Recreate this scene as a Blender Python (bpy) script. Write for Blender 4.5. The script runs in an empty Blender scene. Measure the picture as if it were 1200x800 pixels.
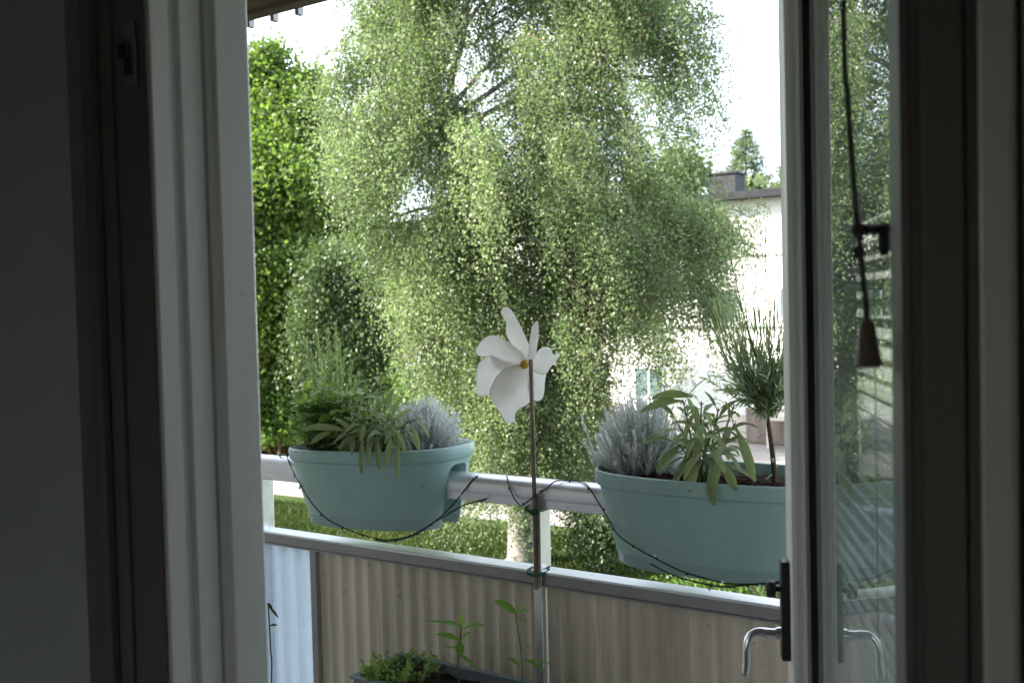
import bpy, math, random
import numpy as np
from mathutils import Vector, Matrix

SC = bpy.context.scene
COL = SC.collection
random.seed(7)
RNG = np.random.default_rng(11)
R = math.radians

# ------------------------------------------------------------------ camera
EYE = Vector((0.0, 0.0, 1.5))
ROT = Matrix.Rotation(R(90 - 1.91), 4, 'X') @ Matrix.Rotation(R(-1.4), 4, 'Z')
cam_data = bpy.data.cameras.new('camera')
cam_data.lens = 35.0
cam_data.sensor_width = 36.0
cam_data.clip_start = 0.02
cam_data.clip_end = 2000
cam_data.dof.use_dof = True
cam_data.dof.focus_distance = 2.35
cam_data.dof.aperture_fstop = 8.0
cam = bpy.data.objects.new('camera', cam_data)
cam.matrix_world = Matrix.Translation(EYE) @ ROT
COL.objects.link(cam)
SC.camera = cam

# ------------------------------------------------------------------ world, sun, exposure
SUN_DIR = Vector((-0.83, -0.10, 0.56)).normalized()      # towards the sun
world = bpy.data.worlds.new('World')
SC.world = world
world.use_nodes = True
wn = world.node_tree
wn.nodes.clear()
w_out = wn.nodes.new('ShaderNodeOutputWorld')
w_bg = wn.nodes.new('ShaderNodeBackground')
w_sky = wn.nodes.new('ShaderNodeTexSky')
w_sky.sky_type = 'NISHITA'
w_sky.sun_disc = False
w_sky.sun_elevation = math.asin(SUN_DIR.z)
w_sky.sun_rotation = math.atan2(SUN_DIR.x, SUN_DIR.y)
w_sky.altitude = 50
w_sky.air_density = 1.0
w_sky.dust_density = 1.6
w_bg.inputs['Strength'].default_value = 0.11
w_tc = wn.nodes.new('ShaderNodeTexCoord')
w_map = wn.nodes.new('ShaderNodeMapping')
w_map.inputs['Scale'].default_value = (1.0, 1.0, 2.6)
w_nz = wn.nodes.new('ShaderNodeTexNoise')
w_nz.inputs['Scale'].default_value = 2.2
w_nz.inputs['Detail'].default_value = 7
w_nz.inputs['Roughness'].default_value = 0.6
w_rp = wn.nodes.new('ShaderNodeValToRGB')
w_rp.color_ramp.elements[0].position = 0.36
w_rp.color_ramp.elements[1].position = 0.62
w_mx = wn.nodes.new('ShaderNodeMix')
w_mx.data_type = 'RGBA'
w_mx.inputs['B'].default_value = (7.6, 8.3, 9.2, 1)
wn.links.new(w_tc.outputs['Generated'], w_map.inputs['Vector'])
wn.links.new(w_map.outputs['Vector'], w_nz.inputs['Vector'])
wn.links.new(w_nz.outputs['Fac'], w_rp.inputs['Fac'])
wn.links.new(w_rp.outputs['Color'], w_mx.inputs['Factor'])
wn.links.new(w_sky.outputs['Color'], w_mx.inputs['A'])
wn.links.new(w_mx.outputs['Result'], w_bg.inputs['Color'])
wn.links.new(w_bg.outputs['Background'], w_out.inputs['Surface'])

sun_data = bpy.data.lights.new('sun', 'SUN')
sun_data.energy = 5.0
sun_data.angle = R(0.53)
sun_data.color = (1.0, 0.94, 0.84)
sun = bpy.data.objects.new('sun', sun_data)
sun.rotation_euler = (-SUN_DIR).to_track_quat('-Z', 'Y').to_euler()
sun.location = (-20, 0, 25)
COL.objects.link(sun)

SC.view_settings.view_transform = 'Standard'
SC.view_settings.look = 'None'
SC.view_settings.exposure = 2.1
SC.view_settings.gamma = 1.0
SC.cycles.max_bounces = 10
SC.cycles.diffuse_bounces = 5
SC.cycles.glossy_bounces = 5
SC.cycles.transparent_max_bounces = 24
SC.cycles.sample_clamp_indirect = 6.0

# ------------------------------------------------------------------ frames of reference
U = Vector((0.8357, -0.5493, 0))      # along our facade and the railing, to the right
N = Vector((0.5493, 0.8357, 0))       # out of our facade
ROTZ = math.atan2(U.y, U.x)
R3 = ROT.to_3x3()


def L(s, w, z):
    return U * s + N * w + Vector((0, 0, z))


def ray(px, py):
    return (R3 @ Vector(((px - 600) / 1166.7, -(py - 400) / 1166.7, -1))).normalized()


def hit(px, py, p, n):
    d = ray(px, py)
    return EYE + d * ((p - EYE).dot(n) / d.dot(n))


def hitw(px, py, w):
    return hit(px, py, N * w, N)


def hity(px, py, y):
    return hit(px, py, Vector((0, y, 0)), Vector((0, 1, 0)))


def hitz(px, py, z):
    return hit(px, py, Vector((0, 0, z)), Vector((0, 0, 1)))


# ------------------------------------------------------------------ materials
def pmat(name, col, rough=0.6, spec=0.4, var=0.12, scale=8.0, bump=0.0, bscale=60.0, metal=0.0, col2=None, coat=0.0,
         stretch=(1, 1, 1), lo=0.35, hi=0.65):
    m = bpy.data.materials.new(name)
    m.use_nodes = True
    nt = m.node_tree
    b = nt.nodes['Principled BSDF']
    b.inputs['Roughness'].default_value = rough
    b.inputs['Specular IOR Level'].default_value = spec
    b.inputs['Metallic'].default_value = metal
    b.inputs['Coat Weight'].default_value = coat
    tc = nt.nodes.new('ShaderNodeTexCoord')
    mp = nt.nodes.new('ShaderNodeMapping')
    mp.inputs['Scale'].default_value = stretch
    nt.links.new(tc.outputs['Object'], mp.inputs['Vector'])
    nz = nt.nodes.new('ShaderNodeTexNoise')
    nz.inputs['Scale'].default_value = scale
    nz.inputs['Detail'].default_value = 6
    nz.inputs['Roughness'].default_value = 0.6
    nt.links.new(mp.outputs['Vector'], nz.inputs['Vector'])
    rp = nt.nodes.new('ShaderNodeValToRGB')
    c = Vector(col)
    c2 = Vector(col2) if col2 else c * (1 - var)
    c1 = c if col2 else c * (1 + var)
    rp.color_ramp.elements[0].position = lo
    rp.color_ramp.elements[1].position = hi
    rp.color_ramp.elements[0].color = (*c2, 1)
    rp.color_ramp.elements[1].color = (*c1, 1)
    nt.links.new(nz.outputs['Fac'], rp.inputs['Fac'])
    nt.links.new(rp.outputs['Color'], b.inputs['Base Color'])
    if bump:
        n2 = nt.nodes.new('ShaderNodeTexNoise')
        n2.inputs['Scale'].default_value = bscale
        n2.inputs['Detail'].default_value = 5
        nt.links.new(mp.outputs['Vector'], n2.inputs['Vector'])
        bp = nt.nodes.new('ShaderNodeBump')
        bp.inputs['Strength'].default_value = bump
        bp.inputs['Distance'].default_value = 0.01
        nt.links.new(n2.outputs['Fac'], bp.inputs['Height'])
        nt.links.new(bp.outputs['Normal'], b.inputs['Normal'])
    return m


def leafmat(name, dark, light, trans=0.35, rough=0.45, spec=0.4, tcol=None):
    m = bpy.data.materials.new(name)
    m.use_nodes = True
    nt = m.node_tree
    b = nt.nodes['Principled BSDF']
    out = nt.nodes['Material Output']
    at = nt.nodes.new('ShaderNodeAttribute')
    at.attribute_name = 'var'
    rp = nt.nodes.new('ShaderNodeValToRGB')
    rp.color_ramp.elements[0].color = (*dark, 1)
    rp.color_ramp.elements[1].color = (*light, 1)
    nt.links.new(at.outputs['Fac'], rp.inputs['Fac'])
    nt.links.new(rp.outputs['Color'], b.inputs['Base Color'])
    b.inputs['Roughness'].default_value = rough
    b.inputs['Specular IOR Level'].default_value = spec
    tr = nt.nodes.new('ShaderNodeBsdfTranslucent')
    mx = nt.nodes.new('ShaderNodeMix')
    mx.data_type = 'RGBA'
    mx.blend_type = 'MULTIPLY'
    mx.inputs['Factor'].default_value = 1.0
    nt.links.new(rp.outputs['Color'], mx.inputs['A'])
    mx.inputs['B'].default_value = (*(tcol or (1.7, 1.8, 0.8)), 1)
    nt.links.new(mx.outputs['Result'], tr.inputs['Color'])
    ms = nt.nodes.new('ShaderNodeMixShader')
    ms.inputs['Fac'].default_value = trans
    nt.links.new(b.outputs['BSDF'], ms.inputs[1])
    nt.links.new(tr.outputs['BSDF'], ms.inputs[2])
    nt.links.new(ms.outputs['Shader'], out.inputs['Surface'])
    return m


def glassmat(name, tint=(0.78, 0.81, 0.80)):
    m = bpy.data.materials.new(name)
    m.use_nodes = True
    nt = m.node_tree
    nt.nodes.remove(nt.nodes['Principled BSDF'])
    out = nt.nodes['Material Output']
    lw = nt.nodes.new('ShaderNodeLayerWeight')
    lw.inputs['Blend'].default_value = 0.5
    pw = nt.nodes.new('ShaderNodeMath')
    pw.operation = 'POWER'
    pw.inputs[1].default_value = 5.0
    ma = nt.nodes.new('ShaderNodeMath')
    ma.operation = 'MULTIPLY_ADD'
    ma.inputs[1].default_value = 0.96
    ma.inputs[2].default_value = 0.04
    nt.links.new(lw.outputs['Facing'], pw.inputs[0])
    nt.links.new(pw.outputs[0], ma.inputs[0])
    tr = nt.nodes.new('ShaderNodeBsdfTransparent')
    tr.inputs['Color'].default_value = (*tint, 1)
    gl = nt.nodes.new('ShaderNodeBsdfGlossy')
    gl.inputs['Roughness'].default_value = 0.0
    gl.inputs['Color'].default_value = (0.95, 0.97, 0.96, 1)
    ms = nt.nodes.new('ShaderNodeMixShader')
    nt.links.new(ma.outputs[0], ms.inputs['Fac'])
    nt.links.new(tr.outputs['BSDF'], ms.inputs[1])
    nt.links.new(gl.outputs['BSDF'], ms.inputs[2])
    nt.links.new(ms.outputs['Shader'], out.inputs['Surface'])
    return m


def transmat(name, col, trans=0.5, rough=0.5):
    m = pmat(name, col, rough, 0.4, 0.08, 40)
    nt = m.node_tree
    out = nt.nodes['Material Output']
    b = nt.nodes['Principled BSDF']
    tr = nt.nodes.new('ShaderNodeBsdfTranslucent')
    tr.inputs['Color'].default_value = (*col, 1)
    ms = nt.nodes.new('ShaderNodeMixShader')
    ms.inputs['Fac'].default_value = trans
    nt.links.new(b.outputs['BSDF'], ms.inputs[1])
    nt.links.new(tr.outputs['BSDF'], ms.inputs[2])
    nt.links.new(ms.outputs['Shader'], out.inputs['Surface'])
    return m


M = {}
M['white_paint'] = pmat('white_paint', (0.80, 0.775, 0.73), 0.38, 0.45, 0.04, 6, 0.03, 40)
M['white_frame'] = pmat('white_frame', (0.86, 0.82, 0.785), 0.35, 0.45, 0.04, 5, 0.05, 50, stretch=(1, 1, .15))
M['frame_shade'] = pmat('frame_shade_paint', (0.18, 0.172, 0.165), 0.5, 0.3, 0.06, 6, 0.05, 40, stretch=(1, 1, .15))  # white frame darkened: indoor shade put into the colour of room-side faces
M['wall_paint'] = pmat('wall_paint', (0.52, 0.53, 0.55), 0.8, 0.2, 0.05, 3, 0.15, 180)
M['room_floor'] = pmat('room_floor', (0.27, 0.255, 0.24), 0.4, 0.4, 0.2, 4, stretch=(1, 8, 1))
M['ceiling'] = pmat('ceiling_paint', (0.7, 0.7, 0.69), 0.9, 0.2, 0.03, 3)
M['gasket'] = pmat('black_rubber', (0.012, 0.012, 0.013), 0.7, 0.3, 0.1, 30)
M['black'] = pmat('black_plastic', (0.02, 0.02, 0.022), 0.4, 0.4, 0.15, 30)
M['chrome'] = pmat('chrome', (0.75, 0.76, 0.78), 0.14, 0.5, 0.03, 20, metal=1.0)
M['glass'] = glassmat('window_glass')
M['slat'] = pmat('blind_slat', (0.6, 0.6, 0.59), 0.45, 0.4, 0.03, 20)
M['cord'] = pmat('grey_cord', (0.10, 0.09, 0.08), 0.8, 0.2, 0.2, 200)
M['tassel'] = pmat('tassel_wood', (0.20, 0.165, 0.13), 0.55, 0.3, 0.2, 60, stretch=(1, 1, .2))
M['alu'] = pmat('painted_aluminium', (0.74, 0.75, 0.78), 0.36, 0.5, 0.05, 14, 0.03, 90, metal=0.75)
M['alu_dark'] = pmat('grey_and_shade_alu', (0.30, 0.29, 0.29), 0.42, 0.5, 0.07, 20, 0.04, 90, metal=0.5)  # grey metal parts; on the middle rail's web it stands in for shade
M['panel'] = pmat('beige_corrugated_sheet', (0.63, 0.565, 0.465), 0.55, 0.3, 0.15, 6, 0.08, 120, stretch=(1, 1, .22))
M['clear_panel'] = transmat('translucent_sheet', (0.78, 0.84, 0.9), 0.62)
M['concrete'] = pmat('concrete', (0.36, 0.35, 0.33), 0.85, 0.2, 0.15, 8, 0.3, 60)
M['wood_brown'] = pmat('brown_wood', (0.12, 0.085, 0.065), 0.7, 0.25, 0.25, 12, 0.2, 50, stretch=(.3, .3, 3))
M['render'] = pmat('facade_render', (0.5, 0.47, 0.42), 0.9, 0.15, 0.08, 2, 0.3, 90)
M['pot'] = pmat('teal_plastic', (0.31, 0.465, 0.445), 0.42, 0.4, 0.05, 7, 0.06, 160, col2=(0.26, 0.40, 0.378), lo=.3, hi=.7, stretch=(1, 1, .45))
M['soil'] = pmat('potting_soil', (0.035, 0.022, 0.015), 0.95, 0.1, 0.4, 60, 0.9, 90)
M['stem'] = pmat('green_stem', (0.12, 0.17, 0.06), 0.6, 0.3, 0.2, 40)
M['woody'] = pmat('woody_stem', (0.11, 0.075, 0.05), 0.85, 0.2, 0.3, 60, 0.5, 150)
M['stick'] = pmat('bamboo_stick', (0.21, 0.165, 0.13), 0.55, 0.3, 0.3, 40, 0.2, 100, stretch=(1, 1, .2))
M['tie'] = pmat('green_tie', (0.02, 0.09, 0.045), 0.6, 0.3, 0.2, 80)
M['wire'] = pmat('black_wire', (0.012, 0.018, 0.016), 0.5, 0.4, 0.2, 80)
M['led'] = pmat('clear_bulb', (0.6, 0.62, 0.62), 0.15, 0.6, 0.1, 80)
M['petal'] = transmat('white_petal', (0.90, 0.885, 0.85), 0.5, 0.5)
M['hub'] = pmat('yellow_hub', (0.65, 0.42, 0.03), 0.5, 0.4, 0.15, 60)
M['greyplanter'] = pmat('blue_grey_plastic', (0.20, 0.235, 0.265), 0.5, 0.4, 0.08, 20, 0.05, 100)
M['lawn'] = pmat('lawn_ground', (0.042, 0.066, 0.017), 0.95, 0.1, 0.3, 0.35, 0.5, 14, col2=(0.026, 0.045, 0.013))
M['grass'] = leafmat('grass_blade', (0.022, 0.040, 0.011), (0.058, 0.08, 0.021), 0.28, 0.6, 0.2)
M['asphalt'] = pmat('path_asphalt', (0.27, 0.25, 0.23), 0.95, 0.1, 0.14, 1.5, 0.3, 60)
M['earth'] = pmat('bare_earth', (0.13, 0.10, 0.075), 0.95, 0.1, 0.3, 2.5, 0.5, 20)
M['birch_bark'] = pmat('birch_bark', (0.27, 0.25, 0.225), 0.85, 0.2, 0.1, 7, 0.5, 12, col2=(0.07, 0.06, 0.05), stretch=(.7, .7, 3.5), lo=.36, hi=.52)
M['bark'] = pmat('dark_bark', (0.10, 0.075, 0.055), 0.9, 0.2, 0.3, 8, 0.6, 16, stretch=(2, 2, .5))
M['twig'] = pmat('birch_twig', (0.085, 0.06, 0.045), 0.85, 0.2, 0.2, 8)
M['birch_leaf'] = leafmat('birch_leaf', (0.105, 0.138, 0.066), (0.285, 0.33, 0.182), 0.48, 0.42, 0.42, (1.15, 1.42, .85))
M['maple_leaf'] = leafmat('maple_leaf', (0.085, 0.13, 0.034), (0.19, 0.255, 0.07), 0.48, 0.5, 0.3, (1.25, 1.5, .7))
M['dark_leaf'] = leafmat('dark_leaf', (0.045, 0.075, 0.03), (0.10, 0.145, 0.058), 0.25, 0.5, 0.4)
M['shrub_leaf'] = leafmat('shrub_leaf', (0.05, 0.10, 0.02), (0.13, 0.21, 0.05), 0.35, 0.5, 0.3)
M['hedge_leaf'] = leafmat('hedge_leaf', (0.06, 0.05, 0.02), (0.14, 0.10, 0.04), 0.25, 0.6, 0.2, (1.2, 1.0, .6))
M['pine_leaf'] = leafmat('pine_needle', (0.075, 0.11, 0.065), (0.16, 0.20, 0.12), 0.3, 0.6, 0.3)
M['sage'] = leafmat('sage_leaf', (0.18, 0.235, 0.12), (0.36, 0.415, 0.23), 0.28, 0.75, 0.2, (1.15, 1.3, .75))
M['celery'] = leafmat('herb_leaf', (0.13, 0.22, 0.065), (0.29, 0.40, 0.13), 0.32, 0.55, 0.3)
M['rosemary'] = leafmat('rosemary_leaf', (0.22, 0.29, 0.165), (0.44, 0.52, 0.33), 0.32, 0.6, 0.3)
M['silver'] = leafmat('silver_leaf', (0.60, 0.62, 0.61), (0.84, 0.865, 0.845), 0.35, 0.85, 0.1, (1, 1, .95))
M['lavender'] = leafmat('lavender_leaf', (0.24, 0.30, 0.20), (0.42, 0.50, 0.36), 0.35, 0.65, 0.25, (1.2, 1.3, .7))
M['basil'] = leafmat('basil_leaf', (0.09, 0.20, 0.03), (0.20, 0.36, 0.06), 0.4, 0.45, 0.4)
M['far_white'] = pmat('white_stucco', (0.80, 0.77, 0.72), 0.9, 0.15, 0.04, 0.6, 0.2, 20)
M['far_pink'] = pmat('pink_stucco', (0.60, 0.53, 0.48), 0.9, 0.15, 0.08, 1, 0.2, 20)
M['far_brown'] = pmat('brown_boards', (0.24, 0.19, 0.165), 0.8, 0.2, 0.2, 2, stretch=(3, 3, .3))
M['roof_metal'] = pmat('dark_roof_metal', (0.03, 0.03, 0.034), 0.8, 0.15, 0.2, 2)
M['chimney_metal'] = pmat('chimney_metal', (0.028, 0.028, 0.032), 0.6, 0.25, 0.2, 1.5)
M['far_frame'] = pmat('far_frame', (0.7, 0.7, 0.68), 0.5, 0.4, 0.05, 5)
M['far_pane'] = pmat('far_pane', (0.13, 0.18, 0.19), 0.08, 0.7, 0.2, 0.8)



def add_dirt(m, scale, stretch, lo, hi, col, fac):
    nt = m.node_tree
    b = nt.nodes['Principled BSDF']
    src = b.inputs['Base Color'].links[0].from_socket
    tc = nt.nodes.new('ShaderNodeTexCoord')
    mp = nt.nodes.new('ShaderNodeMapping')
    mp.inputs['Scale'].default_value = stretch
    mp.inputs['Location'].default_value = (scale * .13, .7, .2)
    nz = nt.nodes.new('ShaderNodeTexNoise')
    nz.inputs['Scale'].default_value = scale
    nz.inputs['Detail'].default_value = 5
    nz.inputs['Roughness'].default_value = .65
    rp = nt.nodes.new('ShaderNodeValToRGB')
    rp.color_ramp.elements[0].position = lo
    rp.color_ramp.elements[1].position = hi
    rp.color_ramp.elements[1].color = (fac, fac, fac, 1)
    mx = nt.nodes.new('ShaderNodeMix')
    mx.data_type = 'RGBA'
    nt.links.new(tc.outputs['Object'], mp.inputs['Vector'])
    nt.links.new(mp.outputs['Vector'], nz.inputs['Vector'])
    nt.links.new(nz.outputs['Fac'], rp.inputs['Fac'])
    nt.links.new(rp.outputs['Color'], mx.inputs['Factor'])
    nt.links.new(src, mx.inputs['A'])
    mx.inputs['B'].default_value = (*col, 1)
    nt.links.new(mx.outputs['Result'], b.inputs['Base Color'])


add_dirt(M['pot'], 70, (1, 1, 1), .62, .72, (.13, .10, .07), .45)
add_dirt(M['pot'], 26, (1, 1, .09), .54, .72, (.45, .52, .48), .28)
add_dirt(M['panel'], 40, (1, 1, .04), .52, .72, (.22, .19, .15), .5)
add_dirt(M['panel'], 60, (1, 1, 1), .63, .72, (.13, .11, .08), .5)
add_dirt(M['alu'], 45, (1, 1, .5), .60, .74, (.22, .20, .17), .4)
add_dirt(M['white_frame'], 14, (1, 1, .12), .56, .75, (.50, .46, .41), .4)
add_dirt(M['white_frame'], 90, (1, 1, 1), .66, .74, (.22, .19, .16), .4)
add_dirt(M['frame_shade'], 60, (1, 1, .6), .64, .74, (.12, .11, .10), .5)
add_dirt(M['petal'], 55, (1, 1, 1), .60, .75, (.62, .58, .50), .4)
add_dirt(M['sage'], 260, (1, 1, 1), .50, .66, (.34, .40, .26), .5)
add_dirt(M['far_white'], 1.6, (1, 1, .12), .55, .75, (.55, .51, .45), .4)

# ------------------------------------------------------------------ mesh helpers
class MB:
    def __init__(self):
        self.v, self.f, self.var = [], [], []

    def add(self, verts, faces, var=0.5):
        o = len(self.v)
        self.v += [tuple(p) for p in verts]
        self.f += [tuple(i + o for i in f) for f in faces]
        self.var += [var] * len(faces)

    def obox(self, c, ax, hs):
        """box with centre c, three axes, half sizes"""
        c = Vector(c)
        P = [c + ax[0] * (hs[0] * i) + ax[1] * (hs[1] * j) + ax[2] * (hs[2] * k)
             for i in (-1, 1) for j in (-1, 1) for k in (-1, 1)]
        F = [(0, 1, 3, 2), (4, 6, 7, 5), (0, 4, 5, 1), (2, 3, 7, 6), (0, 2, 6, 4), (1, 5, 7, 3)]
        self.add(P, F)

    def swz(self, s0, s1, w0, w1, z0, z1):
        self.obox(L((s0 + s1) / 2, (w0 + w1) / 2, (z0 + z1) / 2), (U, N, Vector((0, 0, 1))),
                  (abs(s1 - s0) / 2, abs(w1 - w0) / 2, abs(z1 - z0) / 2))

    def xyz(self, x0, x1, y0, y1, z0, z1):
        self.obox(((x0 + x1) / 2, (y0 + y1) / 2, (z0 + z1) / 2), (Vector((1, 0, 0)), Vector((0, 1, 0)), Vector((0, 0, 1))),
                  (abs(x1 - x0) / 2, abs(y1 - y0) / 2, abs(z1 - z0) / 2))

    def prism(self, poly, z0, z1):
        """extrude a plan polygon (list of Vectors) upwards"""
        n = len(poly)
        P = [Vector((p.x, p.y, z0)) for p in poly] + [Vector((p.x, p.y, z1)) for p in poly]
        F = [(i, (i + 1) % n, (i + 1) % n + n, i + n) for i in range(n)]
        F += [tuple(range(n - 1, -1, -1)), tuple(range(n, 2 * n))]
        self.add(P, F)

    def tube(self, pts, rad, seg=8, cap=True, var=0.5):
        pts = [Vector(p) for p in pts]
        n = len(pts)
        if not hasattr(rad, '__len__'):
            rad = [rad] * n
        t0 = (pts[1] - pts[0]).normalized()
        a = t0.orthogonal().normalized()
        V, F = [], []
        for i, p in enumerate(pts):
            t = (pts[min(i + 1, n - 1)] - pts[max(i - 1, 0)])
            t = t.normalized() if t.length > 1e-9 else t0
            a = (a - t * a.dot(t))
            a = a.normalized() if a.length > 1e-6 else t.orthogonal().normalized()
            b = t.cross(a)
            for k in range(seg):
                th = 2 * math.pi * k / seg
                V.append(p + (a * math.cos(th) + b * math.sin(th)) * rad[i])
        for i in range(n - 1):
            for k in range(seg):
                k2 = (k + 1) % seg
                F.append((i * seg + k, i * seg + k2, (i + 1) * seg + k2, (i + 1) * seg + k))
        if cap:
            F.append(tuple(range(seg - 1, -1, -1)))
            F.append(tuple(range((n - 1) * seg, n * seg)))
        self.add(V, F, var)

    def ball(self, c, r, seg=8, rings=5, sq=1.0):
        c = Vector(c)
        pts = [c + Vector((0, 0, -r * sq * math.cos(math.pi * i / rings))) for i in range(rings + 1)]
        rad = [max(1e-4, r * math.sin(math.pi * i / rings)) for i in range(rings + 1)]
        self.tube(pts, rad, seg)

    def leaf(self, base, d, nrm, length, width, droop=0.3, seg=5, fold=0.25, var=0.5, prof=None, wave=0.0):
        """curved leaf blade: bends towards -z along its length"""
        d = Vector(d).normalized()
        nrm = Vector(nrm)
        side = d.cross(nrm)
        side = side.normalized() if side.length > 1e-6 else d.orthogonal().normalized()
        p = Vector(base)
        V, F = [], []
        ph = random.random() * 6
        for i in range(seg + 1):
            t = i / seg
            wv = (prof(t) if prof else math.sin(math.pi * min(1, t * 0.93 + 0.05)) ** 0.75) * width / 2
            up = side.cross(d).normalized()
            f = wv * fold
            ww = wave * math.sin(ph + t * 9) * width
            V += [p + side * wv + up * (f + ww), p, p - side * wv + up * (f - ww)]
            if i < seg:
                p = p + d * (length / seg)
                d = (d + Vector((0, 0, -1)) * (droop / seg)).normalized()
        for i in range(seg):
            a = i * 3
            F += [(a, a + 1, a + 4, a + 3), (a + 1, a + 2, a + 5, a + 4)]
        k0 = len(self.var)
        self.add(V, F, var)
        for q in range(k0, len(self.var)):
            self.var[q] = min(1, max(0, var + (.07 if (q - k0) % 2 else -.07)))

    def build(self, name, mat, parent=None, off=None, smooth=True, bevel=0.0):
        off = off if off is not None else (world_loc(parent) if parent else Vector((0, 0, 0)))
        me = bpy.data.meshes.new(name)
        me.from_pydata([tuple(Vector(v) - off) for v in self.v], [], self.f)
        at = me.attributes.new('var', 'FLOAT', 'FACE')
        at.data.foreach_set('value', np.array(self.var, dtype=np.float32))
        me.materials.append(mat)
        o = bpy.data.objects.new(name, me)
        COL.objects.link(o)
        if parent:
            o.parent = parent
        if smooth:
            me.shade_smooth()
            me.set_sharp_from_angle(angle=R(38))
        if bevel:
            b = o.modifiers.new('bevel', 'BEVEL')
            b.width = bevel
            b.segments = 2
            b.limit_method = 'ANGLE'
            b.angle_limit = R(40)
        return o


def world_loc(o):
    v = Vector((0, 0, 0))
    while o:
        v += o.location
        o = o.parent
    return v


def tag(o, label, cat, group=None, kind=None):
    o['label'] = label
    o['category'] = cat
    if group:
        o['group'] = group
    if kind:
        o['kind'] = kind
    return o


def thing(name, loc, label, cat, group=None):
    o = bpy.data.objects.new(name, None)
    o.location = loc
    COL.objects.link(o)
    return tag(o, label, cat, group)


def structure(o):
    o['kind'] = 'structure'
    return o


def leaf_cloud(name, P, D, Nn, Ln, Wd, var, mat, parent, fold=0.15):
    """many small leaf blades as one mesh (numpy arrays)"""
    off = np.array(world_loc(parent)) if parent else np.zeros(3)
    P = np.asarray(P, float) - off
    D = D / (np.linalg.norm(D, axis=1, keepdims=True) + 1e-9)
    S = np.cross(D, Nn)
    S /= (np.linalg.norm(S, axis=1, keepdims=True) + 1e-9)
    Nn = np.cross(S, D)
    n = len(P)
    Ln = np.broadcast_to(np.asarray(Ln, float), (n,))[:, None]
    Wd = np.broadcast_to(np.asarray(Wd, float), (n,))[:, None]
    mid = P + D * Ln * 0.42 + Nn * Wd * fold
    V = np.stack([P, mid - S * Wd / 2, P + D * Ln, mid + S * Wd / 2], 1).reshape(-1, 3)
    me = bpy.data.meshes.new(name)
    me.vertices.add(4 * n)
    me.vertices.foreach_set('co', V.astype(np.float32).ravel())
    me.loops.add(4 * n)
    me.loops.foreach_set('vertex_index', np.arange(4 * n, dtype=np.int32))
    me.polygons.add(n)
    me.polygons.foreach_set('loop_start', np.arange(0, 4 * n, 4, dtype=np.int32))
    me.update(calc_edges=True)
    at = me.attributes.new('var', 'FLOAT', 'FACE')
    at.data.foreach_set('value', np.clip(var, 0, 1).astype(np.float32))
    me.materials.append(mat)
    o = bpy.data.objects.new(name, me)
    COL.objects.link(o)
    if parent:
        o.parent = parent
    return o


def rnd_dirs(n):
    d = RNG.normal(size=(n, 3))
    return d / np.linalg.norm(d, axis=1, keepdims=True)


GZ = -3.1          # ground level below our balcony floor
UPV = Vector((0, 0, 1))

# ================================================================== GROUND
g = MB()
g.add([(-500, -200, GZ), (500, -200, GZ), (500, 900, GZ), (-500, 900, GZ)], [(0, 1, 2, 3)])
structure(g.build('lawn', M['lawn'], smooth=False))


def strip(name, pts, width, z, mat):
    m = MB()
    V, F = [], []
    for i, p in enumerate(pts):
        a, b = pts[max(0, i - 1)], pts[min(len(pts) - 1, i + 1)]
        t = (b - a).normalized()
        sd = Vector((-t.y, t.x, 0))
        wv = width * (1 + 0.05 * math.sin(i * 2.3))
        V += [Vector((p.x, p.y, z)) + sd * wv / 2, Vector((p.x, p.y, z)) - sd * wv / 2]
    for i in range(len(pts) - 1):
        F.append((2 * i, 2 * i + 1, 2 * i + 3, 2 * i + 2))
    m.add(V, F)
    return structure(m.build(name, mat, smooth=False))


strip('footpath', [L(-40 + i * 3, 19.3 + 0.25 * math.sin(i * .6), 0) for i in range(20)], 2.7, GZ + .004, M['asphalt'])
strip('pavement', [L(-13 + i * 2, 28.9, 0) for i in range(13)], 4.6, GZ + .006, M['asphalt'])
strip('entrance_path', [L(-1.0 + i * .9, 14.6 + .12 * i, 0) for i in range(16)], 1.9, GZ + .008, M['asphalt'])
strip('earth_bed', [L(-6.6 + i * .5, 15.6 - .03 * i * i * .3, 0) for i in range(7)], 1.5, GZ + .012, M['earth'])

# grass in the part of the lawn seen between the pots and the rail
n = 110000
gp = np.zeros((n, 3))
ss = RNG.uniform(-23, 3, n)
ww = RNG.uniform(11.5, 17.1, n)
gp[:, 0] = ss * U.x + ww * N.x
gp[:, 1] = ss * U.y + ww * N.y
gp[:, 2] = GZ
gd = rnd_dirs(n) * 0.5 + np.array([0, 0, 1.0])
leafvar = 0.5 + 0.35 * np.sin(ss * 1.3) * np.cos(ww * 1.7) + RNG.normal(0, .15, n)
o = leaf_cloud('grass', gp, gd, rnd_dirs(n), RNG.uniform(.05, .13, n), 0.025, leafvar, M['grass'], None)
tag(o, 'short sunlit lawn grass below the balcony', 'grass', kind='stuff')


# ================================================================== TREES
def limb(m, pts, r0, r1, seg=7):
    k = len(pts)
    m.tube(pts, [r0 + (r1 - r0) * (i / (k - 1)) ** .8 for i in range(k)], seg)


def smooth_path(pts, n=8):
    out = []
    P = [pts[0]] + list(pts) + [pts[-1]]
    for i in range(1, len(P) - 2):
        p0, p1, p2, p3 = [Vector(q) for q in P[i - 1:i + 3]]
        for j in range(n):
            t = j / n
            out.append(0.5 * ((2 * p1) + (p2 - p0) * t + (2 * p0 - 5 * p1 + 4 * p2 - p3) * t * t + (3 * p1 - p0 - 3 * p2 + p3) * t ** 3))
    out.append(Vector(pts[-1]))
    return out


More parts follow.
